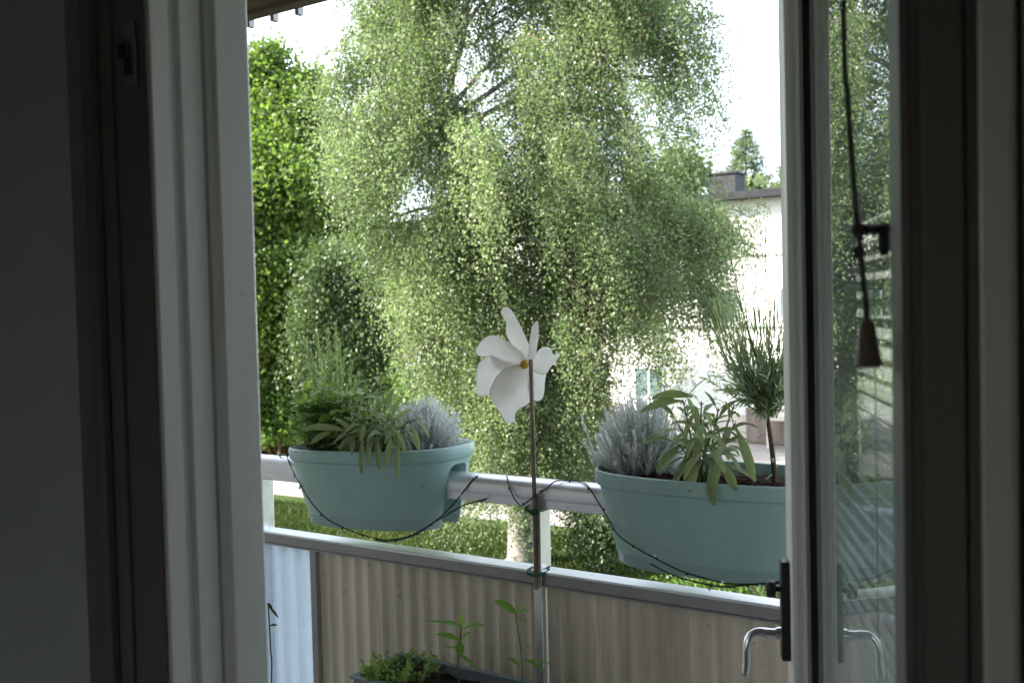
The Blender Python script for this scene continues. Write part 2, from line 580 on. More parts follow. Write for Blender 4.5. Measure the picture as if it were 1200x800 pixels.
def hang_strands(starts, lens, outdir, spacing, jit, size, wd, mat, root, name, m_twig=None, clump=None):
    """drooping birch twigs: leaves strung along arcs that go out and then hang"""
    Ps, Ds, V = [], [], []
    for i, (s, ln) in enumerate(zip(starts, lens)):
        k = max(4, int(ln / spacing))
        t = np.linspace(0, 1, k)
        od = outdir[i]
        x = np.outer(1 - (1 - t) ** 2, od)
        sway = 0.06 * np.sin(t * 5 + i)[:, None] * np.array([[1, .6, 0]])
        p = s + x + sway
        p[:, 2] -= ln * (0.12 * t + 0.88 * t ** 1.6) - 0.25 * ln * 0.2 * np.sin(np.pi * t)
        if m_twig is not None and i % 5 == 0:
            q = p[:: max(1, k // 6)]
            if len(q) > 2:
                m_twig.tube([Vector(a) for a in q], [.007 * (1 - .6 * j / len(q)) for j in range(len(q))], 3, False)
        Ps.append(p + RNG.normal(0, jit, p.shape))
        d = rnd_dirs(k) * .9 + np.array([0, 0, -.75])
        Ds.append(d)
        cv = clump[i] if clump is not None else 0.5
        V.append(np.clip(cv + RNG.normal(0, .16, k), 0, 1))
    P, D, V = np.concatenate(Ps), np.concatenate(Ds), np.concatenate(V)
    n = len(P)
    nr = rnd_dirs(n) + np.array([0, 0, .4])
    return leaf_cloud(name, P, D, nr, RNG.uniform(.75, 1.25, n) * size, RNG.uniform(.75, 1.2, n) * wd, V, mat, root)


# --- the big weeping birch
BY = 17.8
PX = BY / 1166.7
b_base = hity(613, 662, BY)
b_base.z = GZ
birch = thing('birch_tree', b_base, 'tall weeping birch with hanging light green twigs in the middle of the lawn', 'tree', 'trees outside')
mt = MB()
tr_pts = smooth_path([b_base, hity(612, 600, BY), hity(604, 480, BY), hity(580, 330, BY), hity(552, 220, BY), hity(527, 142, BY),
                      hity(508, 100, BY), hity(494, 60, BY), hity(486, -40, BY)], 6)
mt.tube(tr_pts, [0.27 * (1 - i / (len(tr_pts) - 1)) ** .75 + .03 + (.12 if i == 0 else 0) for i in range(len(tr_pts))], 12)
fork = [hity(560, 250, BY), hity(534, 132, BY + .1), hity(528, 100, BY + .2), hity(538, 62, BY + .3), hity(546, 25, BY + .4), hity(552, -80, BY + .5)]
limb(mt, smooth_path(fork, 5), .12, .03)
limb_ends = [(470, 100, 1), (420, 130, -1), (640, 40, 1.2), (720, 60, .4), (790, 90, -.5), (690, 170, 1.0), (760, 200, -.9), (820, 260, -.6), (600, 180, -2),
             (450, 260, .8), (510, 330, -1.4), (660, 300, -1.8), (720, 330, 1.2), (860, 290, .2), (580, -40, 0), (650, -80, .5), (440, -40, .5), (630, 420, -1.3)]
for (ex, ey, dy) in limb_ends:
    k = min(len(tr_pts) - 6, max(10, int(len(tr_pts) * (0.30 + 0.5 * (420 - ey) / 500) * .95)))
    a = tr_pts[k]
    e = hity(ex, ey, BY + dy)
    md = (a + e) / 2 + Vector((0, dy * .2, .35))
    limb(mt, smooth_path([a, md, e], 6), .065, .018, 6)
mt.build('trunk', M['birch_bark'], birch)

env_y = [-170, -60, 0, 100, 200, 250, 285, 330, 400, 450, 500, 560, 600, 640]
env_l = [430, 402, 392, 388, 398, 412, 452, 468, 478, 505, 530, 540, 550, 575]
env_r = [770, 800, 815, 836, 835, 885, 892, 892, 878, 800, 722, 715, 700, 650]
gaps = [(492, 215, 15, 48, .85), (545, 105, 20, 24, .8), (508, 100, 13, 24, .7), (738, 95, 20, 26, .9), (762, 150, 20, 20, .85), (800, 130, 16, 30, .5), (490, 245, 22, 22, .9),
        (588, 180, 8, 22, .6), (800, 210, 28, 24, .6), (735, 420, 20, 45, .75), (700, 400, 16, 24, .6), (800, 400, 22, 40, .6), (845, 315, 20, 20, .35), (770, 480, 60, 25, .7),
        (645, 455, 10, 30, .4), (835, 250, 25, 12, .8), (870, 255, 20, 20, .3), (880, 375, 26, 45, .7), (905, 330, 26, 60, .97), (815, 430, 26, 40, .5), (470, 400, 14, 60, .8), (770, 300, 26, 18, .35)]
starts, lens, outs, clump = [], [], [], []
tw = MB()


def in_gap(x, y):
    for (gx, gy, rx, ry, st) in gaps:
        if ((x - gx) / (rx * 1.25)) ** 2 + ((y + 22 - gy) / (ry * 1.15)) ** 2 < 1 and random.random() < st:
            return True
    return False


def to_px(p):
    q = R3.transposed() @ (p - EYE)
    return 600 - 1166.7 * q.x / q.z, 400 + 1166.7 * q.y / q.z


trz = [p.z for p in tr_pts]
for ib in range(590):
    y = random.uniform(-170, 545) if ib < 365 else random.uniform(215, 380)
    xl = np.interp(y, env_y, env_l) + 12
    xr = np.interp(y, env_y, env_r) - 16
    x = random.uniform(xl, xr) if ib < 365 else random.uniform(640, min(xr, 865))
    if 440 <= ib < 500:
        x, y = random.uniform(690, 812), random.uniform(-60, 190)
    elif ib >= 560:
        x, y = random.uniform(535, 690), random.uniform(480, 605)
    elif ib >= 545:
        x, y = random.uniform(795, 900), random.uniform(246, 262)
    elif ib >= 500:
        x, y = random.uniform(545, 715), random.uniform(420, 585)
    if ib % 7 == 3 and ib < 365:
        x = xl + random.uniform(-4, 26)
    c = max(-1, (x - (xl + xr) / 2) / ((xr - xl) / 2))
    hd = 3.0 * math.sqrt(max(0.05, 1 - c * c)) * (0.75 if y > 400 else 1)
    dy = random.uniform(-1, 1)
    dy = math.copysign(abs(dy) ** .6, dy) * hd
    if ib % 5 == 1 and ib < 365:
        dy = -random.uniform(.5, 1.6)
        x = np.interp(y, [-170, 60, 150, 300, 480, 600], [486, 494, 527, 575, 604, 612]) + random.uniform(-35, 35)
    e = hity(x, y, BY)
    e = Vector((e.x, BY + dy, e.z))
    hz = min(tr_pts[-1].z - .2, max(tr_pts[len(tr_pts) // 3].z, e.z - .35 * (e - Vector((0, BY, e.z))).length + random.uniform(-.4, .4)))
    k = min(range(len(trz)), key=lambda q: abs(trz[q] - hz))
    a = tr_pts[k]
    ln_b = (e - a).length
    md = a.lerp(e, .55) + Vector((random.gauss(0, .15), random.gauss(0, .15), (.16 * ln_b + random.uniform(0, .2)) * (1 if ib < 545 else .05 if ib < 560 else .5)))
    path = smooth_path([a, md, e], 7)
    n_p = len(path)
    if ib % 4 == 0:
        tw.tube(path[4:], [.014 * (1 - .75 * q / n_p) for q in range(n_p - 4)], 5, False)
    od = Vector((e.x - a.x, e.y - a.y, 0))
    od = od.normalized() if od.length > .1 else Vector((1, 0, 0))
    cl = 0.5 + random.gauss(0, .32)
    for q in range(random.randint(6, 9)):
        f = (1 - (random.random() ** 1.6) * .62) * (n_p - 1.001)
        p = path[int(f)].lerp(path[int(f) + 1], f - int(f)) + Vector((random.gauss(0, .15), random.gauss(0, .15), random.gauss(0, .07)))
        xx, yy_ = to_px(p)
        if in_gap(xx, yy_):
            continue
        for _ in range(random.randint(5, 8)):
            ln = (random.random() ** .7 * 1.25 + .22) * (0.75 if x > 740 or y > 380 else 1) * (1 if ib < 545 else .6)
            starts.append(np.array(p) + RNG.normal(0, (.14, .14, .09)))
            lens.append(ln)
            outs.append(np.array(od) * random.uniform(.05, .4) + RNG.normal(0, .07, 3) * (1, 1, 0))
            clump.append(cl + random.gauss(0, .06))
hang_strands(starts, lens, outs, .031, .055, .050, .039, M['birch_leaf'], birch, 'crown', tw, clump)
tw.build('twig', M['twig'], birch)


# --- round-crowned leaf trees
def round_tree(name, base, blobs, nleaf, size, mat, label, cat='tree', bark='bark', trunk_r=.22, group='trees outside', shell=.55, up=.5):
    root = thing(name, base, label, cat, group)
    Ps, Vs = [], []
    tot = sum(b[1] ** 2 for b in blobs)
    m = MB()
    top = max((b[0] for b in blobs), key=lambda q: q.z)
    limb(m, smooth_path([base, base.lerp(top, .45) + Vector((.15, 0, 0)), base.lerp(top, .95)], 6), trunk_r, .04, 8)
    for (c, r) in blobs:
        k = int(nleaf * r * r / tot)
        nsub = max(5, int(9 * r))
        sub = rnd_dirs(nsub) * r * RNG.uniform(.45, 1.0, (nsub, 1)) * np.array([1, 1, .85])
        idx = RNG.integers(0, nsub, k)
        cv = RNG.normal(.5, .18, nsub)
        q = sub[idx] + RNG.normal(0, 1, (k, 3)) * np.array([.52, .52, .42]) * max(.5, r * .85)
        Ps.append(q + np.array(c))
        Vs.append(cv[idx] + RNG.normal(0, .15, k))
        a = base.lerp(top, min(.9, max(.15, (c.z - base.z) / (top.z - base.z + 1e-6) - .25)))
        limb(m, smooth_path([a, (a + c) / 2 + Vector((0, 0, .1)), c], 4), trunk_r * .33, .015, 5)
    P = np.concatenate(Ps)
    k = len(P)
    D = rnd_dirs(k) + np.array([0, 0, -.25])
    nr = rnd_dirs(k) * .9 + np.array([0, 0, up])
    m.build('trunk', M[bark], root)
    leaf_cloud('crown', P, D, nr, RNG.uniform(.7, 1.25, k) * size, RNG.uniform(.6, 1.0, k) * size, np.concatenate(Vs), mat, root)
    return root


def blobs_px(Y, items):
    """(px, py, radius in px, depth offset) -> world blobs"""
    out = []
    for (x, y, r, dy) in items:
        p = hity(x, y, Y)
        out.append((Vector((p.x, Y + dy, p.z)), r * Y / 1166.7))
    return out


mb = hity(352, 470, 30)
mb.z = GZ
items = [(300, 90, 30, 0), (345, 105, 34, .5), (375, 145, 26, 0), (320, 150, 36, -1), (365, 180, 34, 1), (300, 200, 40, 0), (345, 225, 44, -1.5), (395, 215, 26, 0),
         (385, 250, 38, 1), (300, 270, 44, -1), (350, 300, 46, .5), (400, 290, 34, 1.5), (300, 340, 44, 0), (345, 370, 44, -.5), (300, 405, 36, -1), (395, 350, 36, 2), (345, 430, 36, .5),
         (260, 120, 40, 1), (250, 220, 50, 0), (240, 330, 50, 1), (260, 420, 44, 0), (310, 62, 16, 0), (300, 440, 40, 2), (330, 455, 36, 2.5), (380, 420, 40, 2.5), (415, 235, 22, .5), (420, 275, 26, 1), (425, 320, 26, 2), (385, 185, 24, 0), (300, 235, 40, -2), (330, 320, 42, -2)]
round_tree('maple_tree', mb, blobs_px(30, items), 165000, .15, M['maple_leaf'],
           'dense broad-leaved tree with bright green sunlit leaves, left of the birch beside the door frame', trunk_r=.25)

db = hity(405, 520, 26)
db.z = GZ
dark = thing('weeping_tree', db, 'dark-leaved drooping tree between the bright leafy tree and the birch', 'tree', 'trees outside')
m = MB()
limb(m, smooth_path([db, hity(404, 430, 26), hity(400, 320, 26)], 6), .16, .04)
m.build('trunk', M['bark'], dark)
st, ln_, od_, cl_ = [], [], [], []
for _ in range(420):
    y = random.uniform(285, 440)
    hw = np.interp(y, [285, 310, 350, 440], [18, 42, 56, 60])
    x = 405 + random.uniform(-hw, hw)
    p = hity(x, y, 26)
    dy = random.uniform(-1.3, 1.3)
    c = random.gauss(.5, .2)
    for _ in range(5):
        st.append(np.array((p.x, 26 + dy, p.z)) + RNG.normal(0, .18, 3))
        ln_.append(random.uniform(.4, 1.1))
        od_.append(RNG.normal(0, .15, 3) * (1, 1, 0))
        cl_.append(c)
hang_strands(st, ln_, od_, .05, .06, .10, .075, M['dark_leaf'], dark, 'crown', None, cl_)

# shrubs at ground level
def shrub(name, x, y, Y, items, nleaf, size, mat, label):
    b = hity(x, y, Y)
    b.z = GZ
    return round_tree(name, b, blobs_px(Y, items), nleaf, size, M[mat], label, 'shrub', trunk_r=.05, group='shrubs on the lawn')


shrub('shrub', 322, 500, 29, [(320, 470, 16, 0), (335, 485, 16, 0), (308, 488, 14, .3), (325, 495, 14, -.3), (345, 498, 13, 0), (290, 480, 20, 0)], 5000, .17, 'shrub_leaf',
      'sunlit pale green shrub beside the path at the far left')
shrub('shrub', 700, 640, 17.2, [(695, 600, 22, .3), (715, 610, 24, .3), (735, 625, 20, 0), (690, 628, 18, 0), (712, 636, 16, -.2)], 9000, .06, 'dark_leaf',
      'low dark green shrub right of the birch trunk')
shrub('shrub', 838, 690, 14.5, [(815, 684, 15, 0), (838, 682, 17, 0), (860, 688, 14, 0), (840, 694, 14, -.2)], 4500, .055, 'shrub_leaf',
      'bright green low shrub seen under the right planter')
shrub('shrub', 480, 545, 24, [(450, 510, 24, 0), (490, 490, 26, 0), (520, 505, 24, 0), (480, 540, 22, 0), (530, 545, 20, 0), (470, 460, 22, .5), (510, 455, 18, .5)], 11000, .10, 'shrub_leaf',
      'tall mid green shrub behind the left planter')
hb = hity(315, 520, 31)
hb.z = GZ
hedge = tag(leaf_cloud('hedge', np.stack([RNG.uniform(-12, -5.6, 9000), 31 + RNG.uniform(-.5, .5, 9000), GZ + RNG.uniform(0, 1, 9000) ** .7 * .95], 1), rnd_dirs(9000), rnd_dirs(9000), .12, .09,
                       RNG.uniform(0, 1, 9000), M['hedge_leaf'], None), 'low brownish clipped hedge behind the path at the far left', 'hedge')

# a far wood that closes the view behind the garden
k = 26000
fx = RNG.uniform(-60, 4, k)
hh = 6.5 + 1.8 * np.sin(fx * .55) + 1.0 * np.sin(fx * 1.7 + 1)
fp = np.stack([fx, 58 + RNG.normal(0, 1.2, k) - fx * .1, GZ + RNG.uniform(0, 1, k) ** .8 * hh], 1)
tag(leaf_cloud('far_wood', fp, rnd_dirs(k), rnd_dirs(k) + np.array([0, 0, .4]), .6, .5, .5 + .3 * np.sin(fx * 2) + RNG.normal(0, .15, k), M['dark_leaf'], None),
    'far dark green wood behind the garden trees', 'wood', kind='stuff')


# --- pines beyond the far roof
def pine(px, pbase, ptop, Y, w_px, label):
    b = hity(px, 400, Y)
    b.z = GZ
    root = thing('pine_tree', b, label, 'tree', 'pines behind the white house')
    top = hity(px + 2, ptop, Y)
    m = MB()
    limb(m, [b, b.lerp(top, .5), top], .2, .03, 7)
    Ps, Ds = [], []
    z0 = hity(px, pbase, Y).z
    nl = 15
    wd = w_px * Y / 1166.7
    for i in range(nl):
        t = i / (nl - 1)
        z = z0 + (top.z - .15 - z0) * t
        rr = wd * (1 - t) ** .75 * (0.75 + .5 * random.random()) + .12
        nb = 6
        for j in range(nb):
            if random.random() < .2:
                continue
            a = random.random() * 6.28
            tip = Vector((b.x + (top.x - b.x) * (z - b.z) / (top.z - b.z) + math.cos(a) * rr, b.y + math.sin(a) * rr, z + rr * random.uniform(-.05, .3)))
            o_ = Vector((tip.x - math.cos(a) * rr, tip.y - math.sin(a) * rr, z))
            m.tube([o_, tip], [.03, .008], 4, False)
            kk = int(22 + 60 * rr)
            tt = RNG.uniform(.3, 1.05, kk)[:, None]
            q = np.array(o_) + (np.array(tip) - np.array(o_)) * tt + RNG.normal(0, 1, (kk, 3)) * np.array([.13, .13, .06])
            Ps.append(q)
            Ds.append(rnd_dirs(kk) * .8 + np.array([math.cos(a) * .5, math.sin(a) * .5, .5]))
    P, D = np.concatenate(Ps), np.concatenate(Ds)
    m.build('trunk', M['bark'], root)
    leaf_cloud('crown', P, D, rnd_dirs(len(P)), .24, .05, RNG.uniform(0, 1, len(P)), M['pine_leaf'], root)


pine(872, 240, 153, 50, 30, 'feathery pine standing behind the roof, right of the chimney')
pine(924, 250, 182, 54, 26, 'smaller pine behind the roof at the edge of the open door')
rb = hity(812, 300, 46)
rb.z = GZ
round_tree('leafy_tree', rb, blobs_px(46, [(800, 200, 26, 0), (822, 206, 18, 0), (780, 215, 26, 0), (884, 217, 12, 1), (900, 219, 9, 1), (760, 225, 26, 0)]), 7000, .22, M['birch_leaf'],
           'light green tree top showing over the roof, left of the chimney', trunk_r=.16)

# ================================================================== THE WHITE HOUSE OPPOSITE
FW = 31.5
fb = L(-9, FW, GZ)
house = thing('white_house', fb, 'long white rendered house with dark flat roof behind the birch', 'house')
m = MB()
m.swz(-25.4, 12, FW, FW + 9, GZ + .9, 4.85)
m.build('wall', M['far_white'], house, smooth=False)
m = MB()
m.swz(-25.4, 12, FW + .004, FW + 8.996, GZ, GZ + .9)
m.build('plinth', M['far_pink'], house, smooth=False)
m = MB()
m.swz(-26.6, -25.404, FW + .3, FW + 8.5, GZ, 4.85)
m.build('gable_boards', M['far_brown'], house, smooth=False)
m = MB()
m.swz(-26.9, 12.4, FW - .55, FW + 9.4, 4.85, 5.08)
rf = m.build('roof', M['roof_metal'], house, smooth=False)
cp = hit(850, 226, L(0, FW + 2.6, 0), N)
cs = cp.dot(U)
m = MB()
m.swz(cs - .5, cs + .52, FW + 2.2, FW + 3.2, 5.08, 6.05)
m.swz(cs - .56, cs + .58, FW + 2.14, FW + 3.26, 6.05, 6.12)
m.build('chimney', M['chimney_metal'], rf, smooth=False)
m = MB()
m.tube([L(-9.6 + 0, FW + .5, 5.32), L(12, FW + .5, 5.32)], .02, 6)
for q in range(12):
    m.tube([L(-9.6 + q * 1.9, FW + .5, 5.08), L(-9.6 + q * 1.9, FW + .5, 5.33)], .018, 5)
m.build('roof_rail', M['roof_metal'], rf)
for zz, hgt in ((3.03, .07), (.70, .07)):
    m = MB()
    m.swz(-25.3, 12, FW - .07, FW - .002, zz, zz + hgt)
    m.build('ledge', M['far_frame'], house, smooth=False)
s_win = hit(921, 355, L(0, FW, 0), N).dot(U)


def window(s, z0, z1, wdt):
    f = MB()
    for (a, b, c, d) in ((s - wdt / 2, s + wdt / 2, z0, z0 + .07), (s - wdt / 2, s + wdt / 2, z1 - .07, z1), (s - wdt / 2, s - wdt / 2 + .07, z0 + .07, z1 - .07),
                         (s + wdt / 2 - .07, s + wdt / 2, z0 + .07, z1 - .07), (s - .03, s + .03, z0 + .07, z1 - .07)):
        f.swz(a, b, FW - .06, FW - .003, c, d)
    fo = f.build('window', M['far_frame'], house, smooth=False)
    p = MB()
    p.swz(s - wdt / 2 + .05, s + wdt / 2 - .05, FW - .035, FW - .004, z0 + .05, z1 - .05)
    p.build('pane', M['far_pane'], fo, smooth=False)


for i in range(-7, 4):
    s = s_win + .35 + i * 2.6
    window(s, .92, 1.98, 1.15)
    if i % 2 == 0:
        window(s, -1.75, -.65, 1.15)
for i in (-2, 0):
    s = s_win - .75 + i * 2.9
    m = MB()
    m.swz(s - .62, s + .62, FW - .04, FW - .005, GZ + .02, -1.95)
    m.build('door', M['far_brown'], house, smooth=False)
# balcony with pale railing on the ground-floor level of that house
m = MB()
m.swz(s_win - .3, s_win + 2.6, FW - 1.2, FW - .01, -2.2, -2.05)
for q in range(15):
    m.swz(s_win - .25 + q * .2, s_win - .22 + q * .2, FW - 1.18, FW - 1.15, -2.05, -1.3)
m.swz(s_win - .3, s_win + 2.6, FW - 1.2, FW - 1.12, -1.3, -1.22)
m.swz(s_win - .3, s_win - .2, FW - 1.2, FW - 1.1, GZ, -2.2)
m.swz(s_win + 2.5, s_win + 2.6, FW - 1.2, FW - 1.1, GZ, -2.2)
m.build('balcony', M['far_pink'], house, smooth=False)

# ================================================================== OUR BUILDING
m = MB()
m.swz(-11, -.93, .665, .762, GZ, 7.5)
m.swz(-.06, 8, .665, .762, GZ, 7.5)
m.swz(-.93, -.06, .665, .762, 2.16, 7.5)
m.swz(-.93, -.06, .665, .762, GZ, .0)
structure(m.build('house_wall', M['render'], smooth=False))
m = MB()
m.swz(-2.6, -.982, .64, .664, 0, 2.5)
m.swz(-.068, 1.6, .64, .664, 0, 2.5)
m.swz(-.982, -.068, .64, .664, 2.18, 2.5)
m.swz(-2.62, -2.6, -2.4, .664, 0, 2.5)
m.swz(1.6, 1.62, -2.4, .664, 0, 2.5)
m.swz(-2.62, -1.3, -2.42, -2.4, 0, 2.5)  # back wall out of view, with an opening added to brighten the room
m.swz(-.65, 1.62, -2.42, -2.4, 0, 2.5)
m.swz(-1.3, -.65, -2.42, -2.4, 0, 1.05)
m.swz(-1.3, -.65, -2.42, -2.4, 1.68, 2.5)
structure(m.build('room_wall', M['wall_paint'], smooth=False))
m = MB()
m.swz(-2.62, 1.62, -2.42, .664, -.05, 0)
structure(m.build('room_floor', M['room_floor'], smooth=False))
m = MB()
m.swz(-2.62, 1.62, -2.42, .664, 2.5, 2.55)
structure(m.build('room_ceiling', M['ceiling'], smooth=False))


def g_s(px, w):
    k = (px - 600) / 1166.7
    return w * (U.x * k + U.y) / (N.y - 0 + (-U.y) * k) if False else w * (.8357 * k - .5493) / (.8357 + .5493 * k)


frame = thing('door_frame', L(-.9, .67, 0), 'white painted door frame with grooved jamb at the left of the balcony doorway', 'door frame')
s0 = g_s(188, .645)


def plan(pts):
    return [L(a, b, 0) for a, b in pts]


m = MB()
m.prism(plan([(-.925, .645), (s0 - .001, .645), (s0, .646), (s0, .6665), (s0 - .0012, .668), (s0 - .0045, .6685), (s0 - .0045, .6795), (s0 + .0, .680), (s0 + .001, .681),
              (s0 + .001, .7075), (s0 + .000, .7085), (s0 - .0045, .709), (s0 - .0045, .7105), (s0 + .003, .711), (s0 + .006, .7165), (s0 + .0085, .7175), (s0 + .0105, .7195), (s0 + .0135, .760), (s0 + .0120, .763), (-.925, .763)][::-1]), .0, 2.12)
m.build('jamb', M['white_frame'], frame, smooth=False, bevel=.0008)
m = MB()
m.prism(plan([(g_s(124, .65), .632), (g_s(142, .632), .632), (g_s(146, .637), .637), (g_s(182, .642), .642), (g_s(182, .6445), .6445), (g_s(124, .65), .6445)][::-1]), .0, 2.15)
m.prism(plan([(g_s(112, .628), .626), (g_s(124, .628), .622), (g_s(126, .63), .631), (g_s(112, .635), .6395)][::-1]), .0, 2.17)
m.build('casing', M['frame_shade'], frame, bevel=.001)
# right-hand side, seen from the room: stepped profiles
m = MB()
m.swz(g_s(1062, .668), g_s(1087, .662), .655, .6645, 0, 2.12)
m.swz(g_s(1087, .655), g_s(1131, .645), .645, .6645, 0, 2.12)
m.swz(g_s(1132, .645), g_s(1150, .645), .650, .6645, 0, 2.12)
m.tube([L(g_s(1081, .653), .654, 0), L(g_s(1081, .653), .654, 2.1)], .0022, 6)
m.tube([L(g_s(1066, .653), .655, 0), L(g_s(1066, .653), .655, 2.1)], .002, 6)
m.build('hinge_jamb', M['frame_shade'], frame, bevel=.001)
m = MB()
m.swz(g_s(1152, .632), g_s(1191, .626), .622, .6395, 0, 2.17)
m.build('casing', M['white_paint'], frame, bevel=.003)
m = MB()
m.swz(-.925, -.068, .645, .7, 2.12, 2.18)
m.build('head', M['white_frame'], frame, bevel=.002)
m = MB()
m.swz(-.925, -.068, .645, .76, 0, .02)
m.build('threshold', M['white_frame'], frame, bevel=.002)
# strike plate on the room side of the left frame
sp = MB()
c0 = hitw(153, 25, .6385)
c1 = hitw(156, 103, .6385)
cs_, cz0, cz1 = (c0.dot(U) + c1.dot(U)) / 2, c1.z, c0.z
sp.swz(cs_ - .0085, cs_ + .0085, .6355, .638, cz0, cz1)
strike = sp.build('strike_plate', M['alu_dark'], frame, bevel=.0015)
sp = MB()
sp.swz(cs_ - .012, cs_ + .003, .630, .6352, cz0 + .030, cz0 + .044)
sp.swz(cs_ - .0055, cs_ + .0035, .632, .6352, cz0 + .012, cz0 + .03)
sp.build('catch', M['black'], strike, bevel=.0012)

sc_p = hitw(162, 295, .642)
m = MB()
m.tube([sc_p + N * .002, sc_p - N * .0012, sc_p - N * .002], [.0036, .0036, .002], 12)
m.build('screw', M['black'], frame)

# ---- the open balcony door
DD = Vector((.166, .986, 0)).normalized()     # from the hinge side to the free edge
DM = Vector((-DD.y, DD.x, 0))                 # the room-side face
G0 = Vector((.399, 1.33, 0))                  # glass meets the free-edge stile
door = thing('balcony_door', G0 - DD * .70, 'white glazed balcony door standing open on the right', 'door')
DAX = (DD, DM, UPV)


def dbox(m, t0, t1, m0, m1, z0, z1):
    m.obox(G0 + DD * ((t0 + t1) / 2) + DM * ((m0 + m1) / 2) + UPV * ((z0 + z1) / 2), DAX, (abs(t1 - t0) / 2, abs(m1 - m0) / 2, abs(z1 - z0) / 2))


def dplan(pts):
    return [G0 + DD * a + DM * b for a, b in pts]


GL = -.662
m = MB()
# free-edge stile with a stepped inner face
m.prism(dplan([(.002, .004), (.002, .0085), (-.004, .0095), (-.004, .015), (.0, .0165), (.0, .021), (-.005, .022), (-.005, .0275), (-.003, .029), (.065, .029), (.065, -.06), (.002, -.06)]), .06, 2.08)
m.build('stile', M['white_frame'], door, bevel=.001)
m = MB()
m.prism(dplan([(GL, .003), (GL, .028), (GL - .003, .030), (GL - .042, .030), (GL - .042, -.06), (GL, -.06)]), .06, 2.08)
m.build('stile', M['frame_shade'], door, bevel=.001)  # same white door, its shade painted into this stile's colour
m = MB()
dbox(m, GL, 0, -.06, .028, .06, .30)
m.build('bottom_rail', M['white_frame'], door, bevel=.002)
m = MB()
dbox(m, GL, 0, -.06, .028, 2.0, 2.08)
m.build('top_rail', M['white_frame'], door, bevel=.002)
m = MB()
dbox(m, -.006, .0018, -.003, .0045, .30, 2.0)
dbox(m, GL + .0002, GL + .006, -.003, .0045, .30, 2.0)
m.build('gasket', M['gasket'], door, smooth=False)
for mo in (0.0, -.045):
    m = MB()
    dbox(m, GL + .0002, -.0002, mo - .0035, mo, .3002, 1.9998)
    m.build('glass_pane', M['glass'], door, smooth=False)
# handle set
m = MB()
hz1 = hit(926, 656, G0 + DM * .03, DM).z
pz0, pz1 = 1.5 - .415 * 1.375 / 1.375 - .062, 0
pl = G0 + DD * .035
depth_h = (pl + DM * .035).y
pz1 = hity(925, 656, depth_h).z
pz0 = hity(925, 771, depth_h).z
kz = hity(912, 690, depth_h).z
lz = hity(905, 742, depth_h).z
dbox(m, .0225, .0475, .0292, .041, pz0, pz1)
hd = m.build('handle', M['black'], door, bevel=.002)
m = MB()
kp = pl + UPV * kz
m.tube([kp + DM * .041, kp + DM * .047, kp + DM * .048, kp + DM * .056, kp + DM * .060], [.004, .004, .0115, .0125, .010], 16)
m.build('knob', M['black'], hd)
m = MB()
lp = pl + UPV * lz
lev = smooth_path([lp + DM * .041, lp + DM * .058, lp + DM * .072 + UPV * .001, lp + DM * .083 - UPV * .006, lp + DM * .088 - UPV * .022 - DD * .002, lp + DM * .089 - UPV * .042 - DD * .004,
                   lp + DM * .091 - UPV * .060 - DD * .006], 6)
m.tube(lev, [.0068] * 10 + [.0062] * (len(lev) - 12) + [.005, .003], 12)
m.build('lever', M['chrome'], hd)
m = MB()
m.tube([lp + DM * .0412, lp + DM * .048], [.0095, .0085], 14)
m.build('rosette', M['chrome'], hd)
# cleat on the hinge stile that holds the blind cord
cl = MB()
q0 = hit(1006, 270, G0 + DM * .045, DM)
q1 = hit(1036, 268, G0 + DM * .03, DM)
cl.tube(smooth_path([q1 + DM * -.004, q1 + DM * .004, q0.lerp(q1, .5), q0], 4), .0035, 8)
cl.tube([q1, q1 - UPV * .012, q1 - UPV * .019], [.0042, .0042, .003], 8)
cl.build('cleat', M['black'], door)

# venetian blind between the panes
blind = thing('venetian_blind', G0 + DD * -.33 - DM * .022 + UPV * .31, 'pale venetian blind of thin slats between the panes of the open door', 'blind')
nsl = 84
bz0 = .34
bz1 = 1.98
sm = None
for i in range(nsl):
    z = bz0 + (bz1 - .04 - bz0) * i / (nsl - 1)
    c = G0 + DD * (GL / 2) - DM * .024
    if sm is None:
        m = MB()
        V, F = [], []
        for a in (-1, 1):
            for j in range(5):
                x = (j - 2) / 2 * .0068
                V.append(c + DD * (a * (abs(GL) / 2 - .02)) + DM * x + UPV * (z + x * .75 - (x / .0068) ** 2 * .0012))
        for j in range(4):
            F.append((j, j + 1, j + 6, j + 5))
        F2 = [tuple(reversed([k + 10 for k in f])) for f in F]
        V2 = [p - UPV * .0005 for p in V]
        m.add(V + V2, F + F2)
        sm = m.build('slat', M['slat'], blind)
    else:
        d_ = sm.copy()
        d_.location.z = z - bz0
        COL.objects.link(d_)
        d_.parent = blind
for t in (-.10, -.36, -.56):
    m = MB()
    for mm in (-.0155, -.0325):
        a = G0 + DD * t + DM * mm
        m.tube([a + UPV * bz0, a + UPV * bz1], .0008, 5)
    m.build('ladder_cord', M['slat'], blind)
m = MB()
dbox(m, GL + .01, -.01, -.036, -.012, 1.965, 1.99)
m.build('head_rail', M['slat'], blind, smooth=False)
m = MB()
dbox(m, GL + .015, -.015, -.031, -.017, .318, .332)
m.build('bottom_bar', M['slat'], blind, smooth=False)

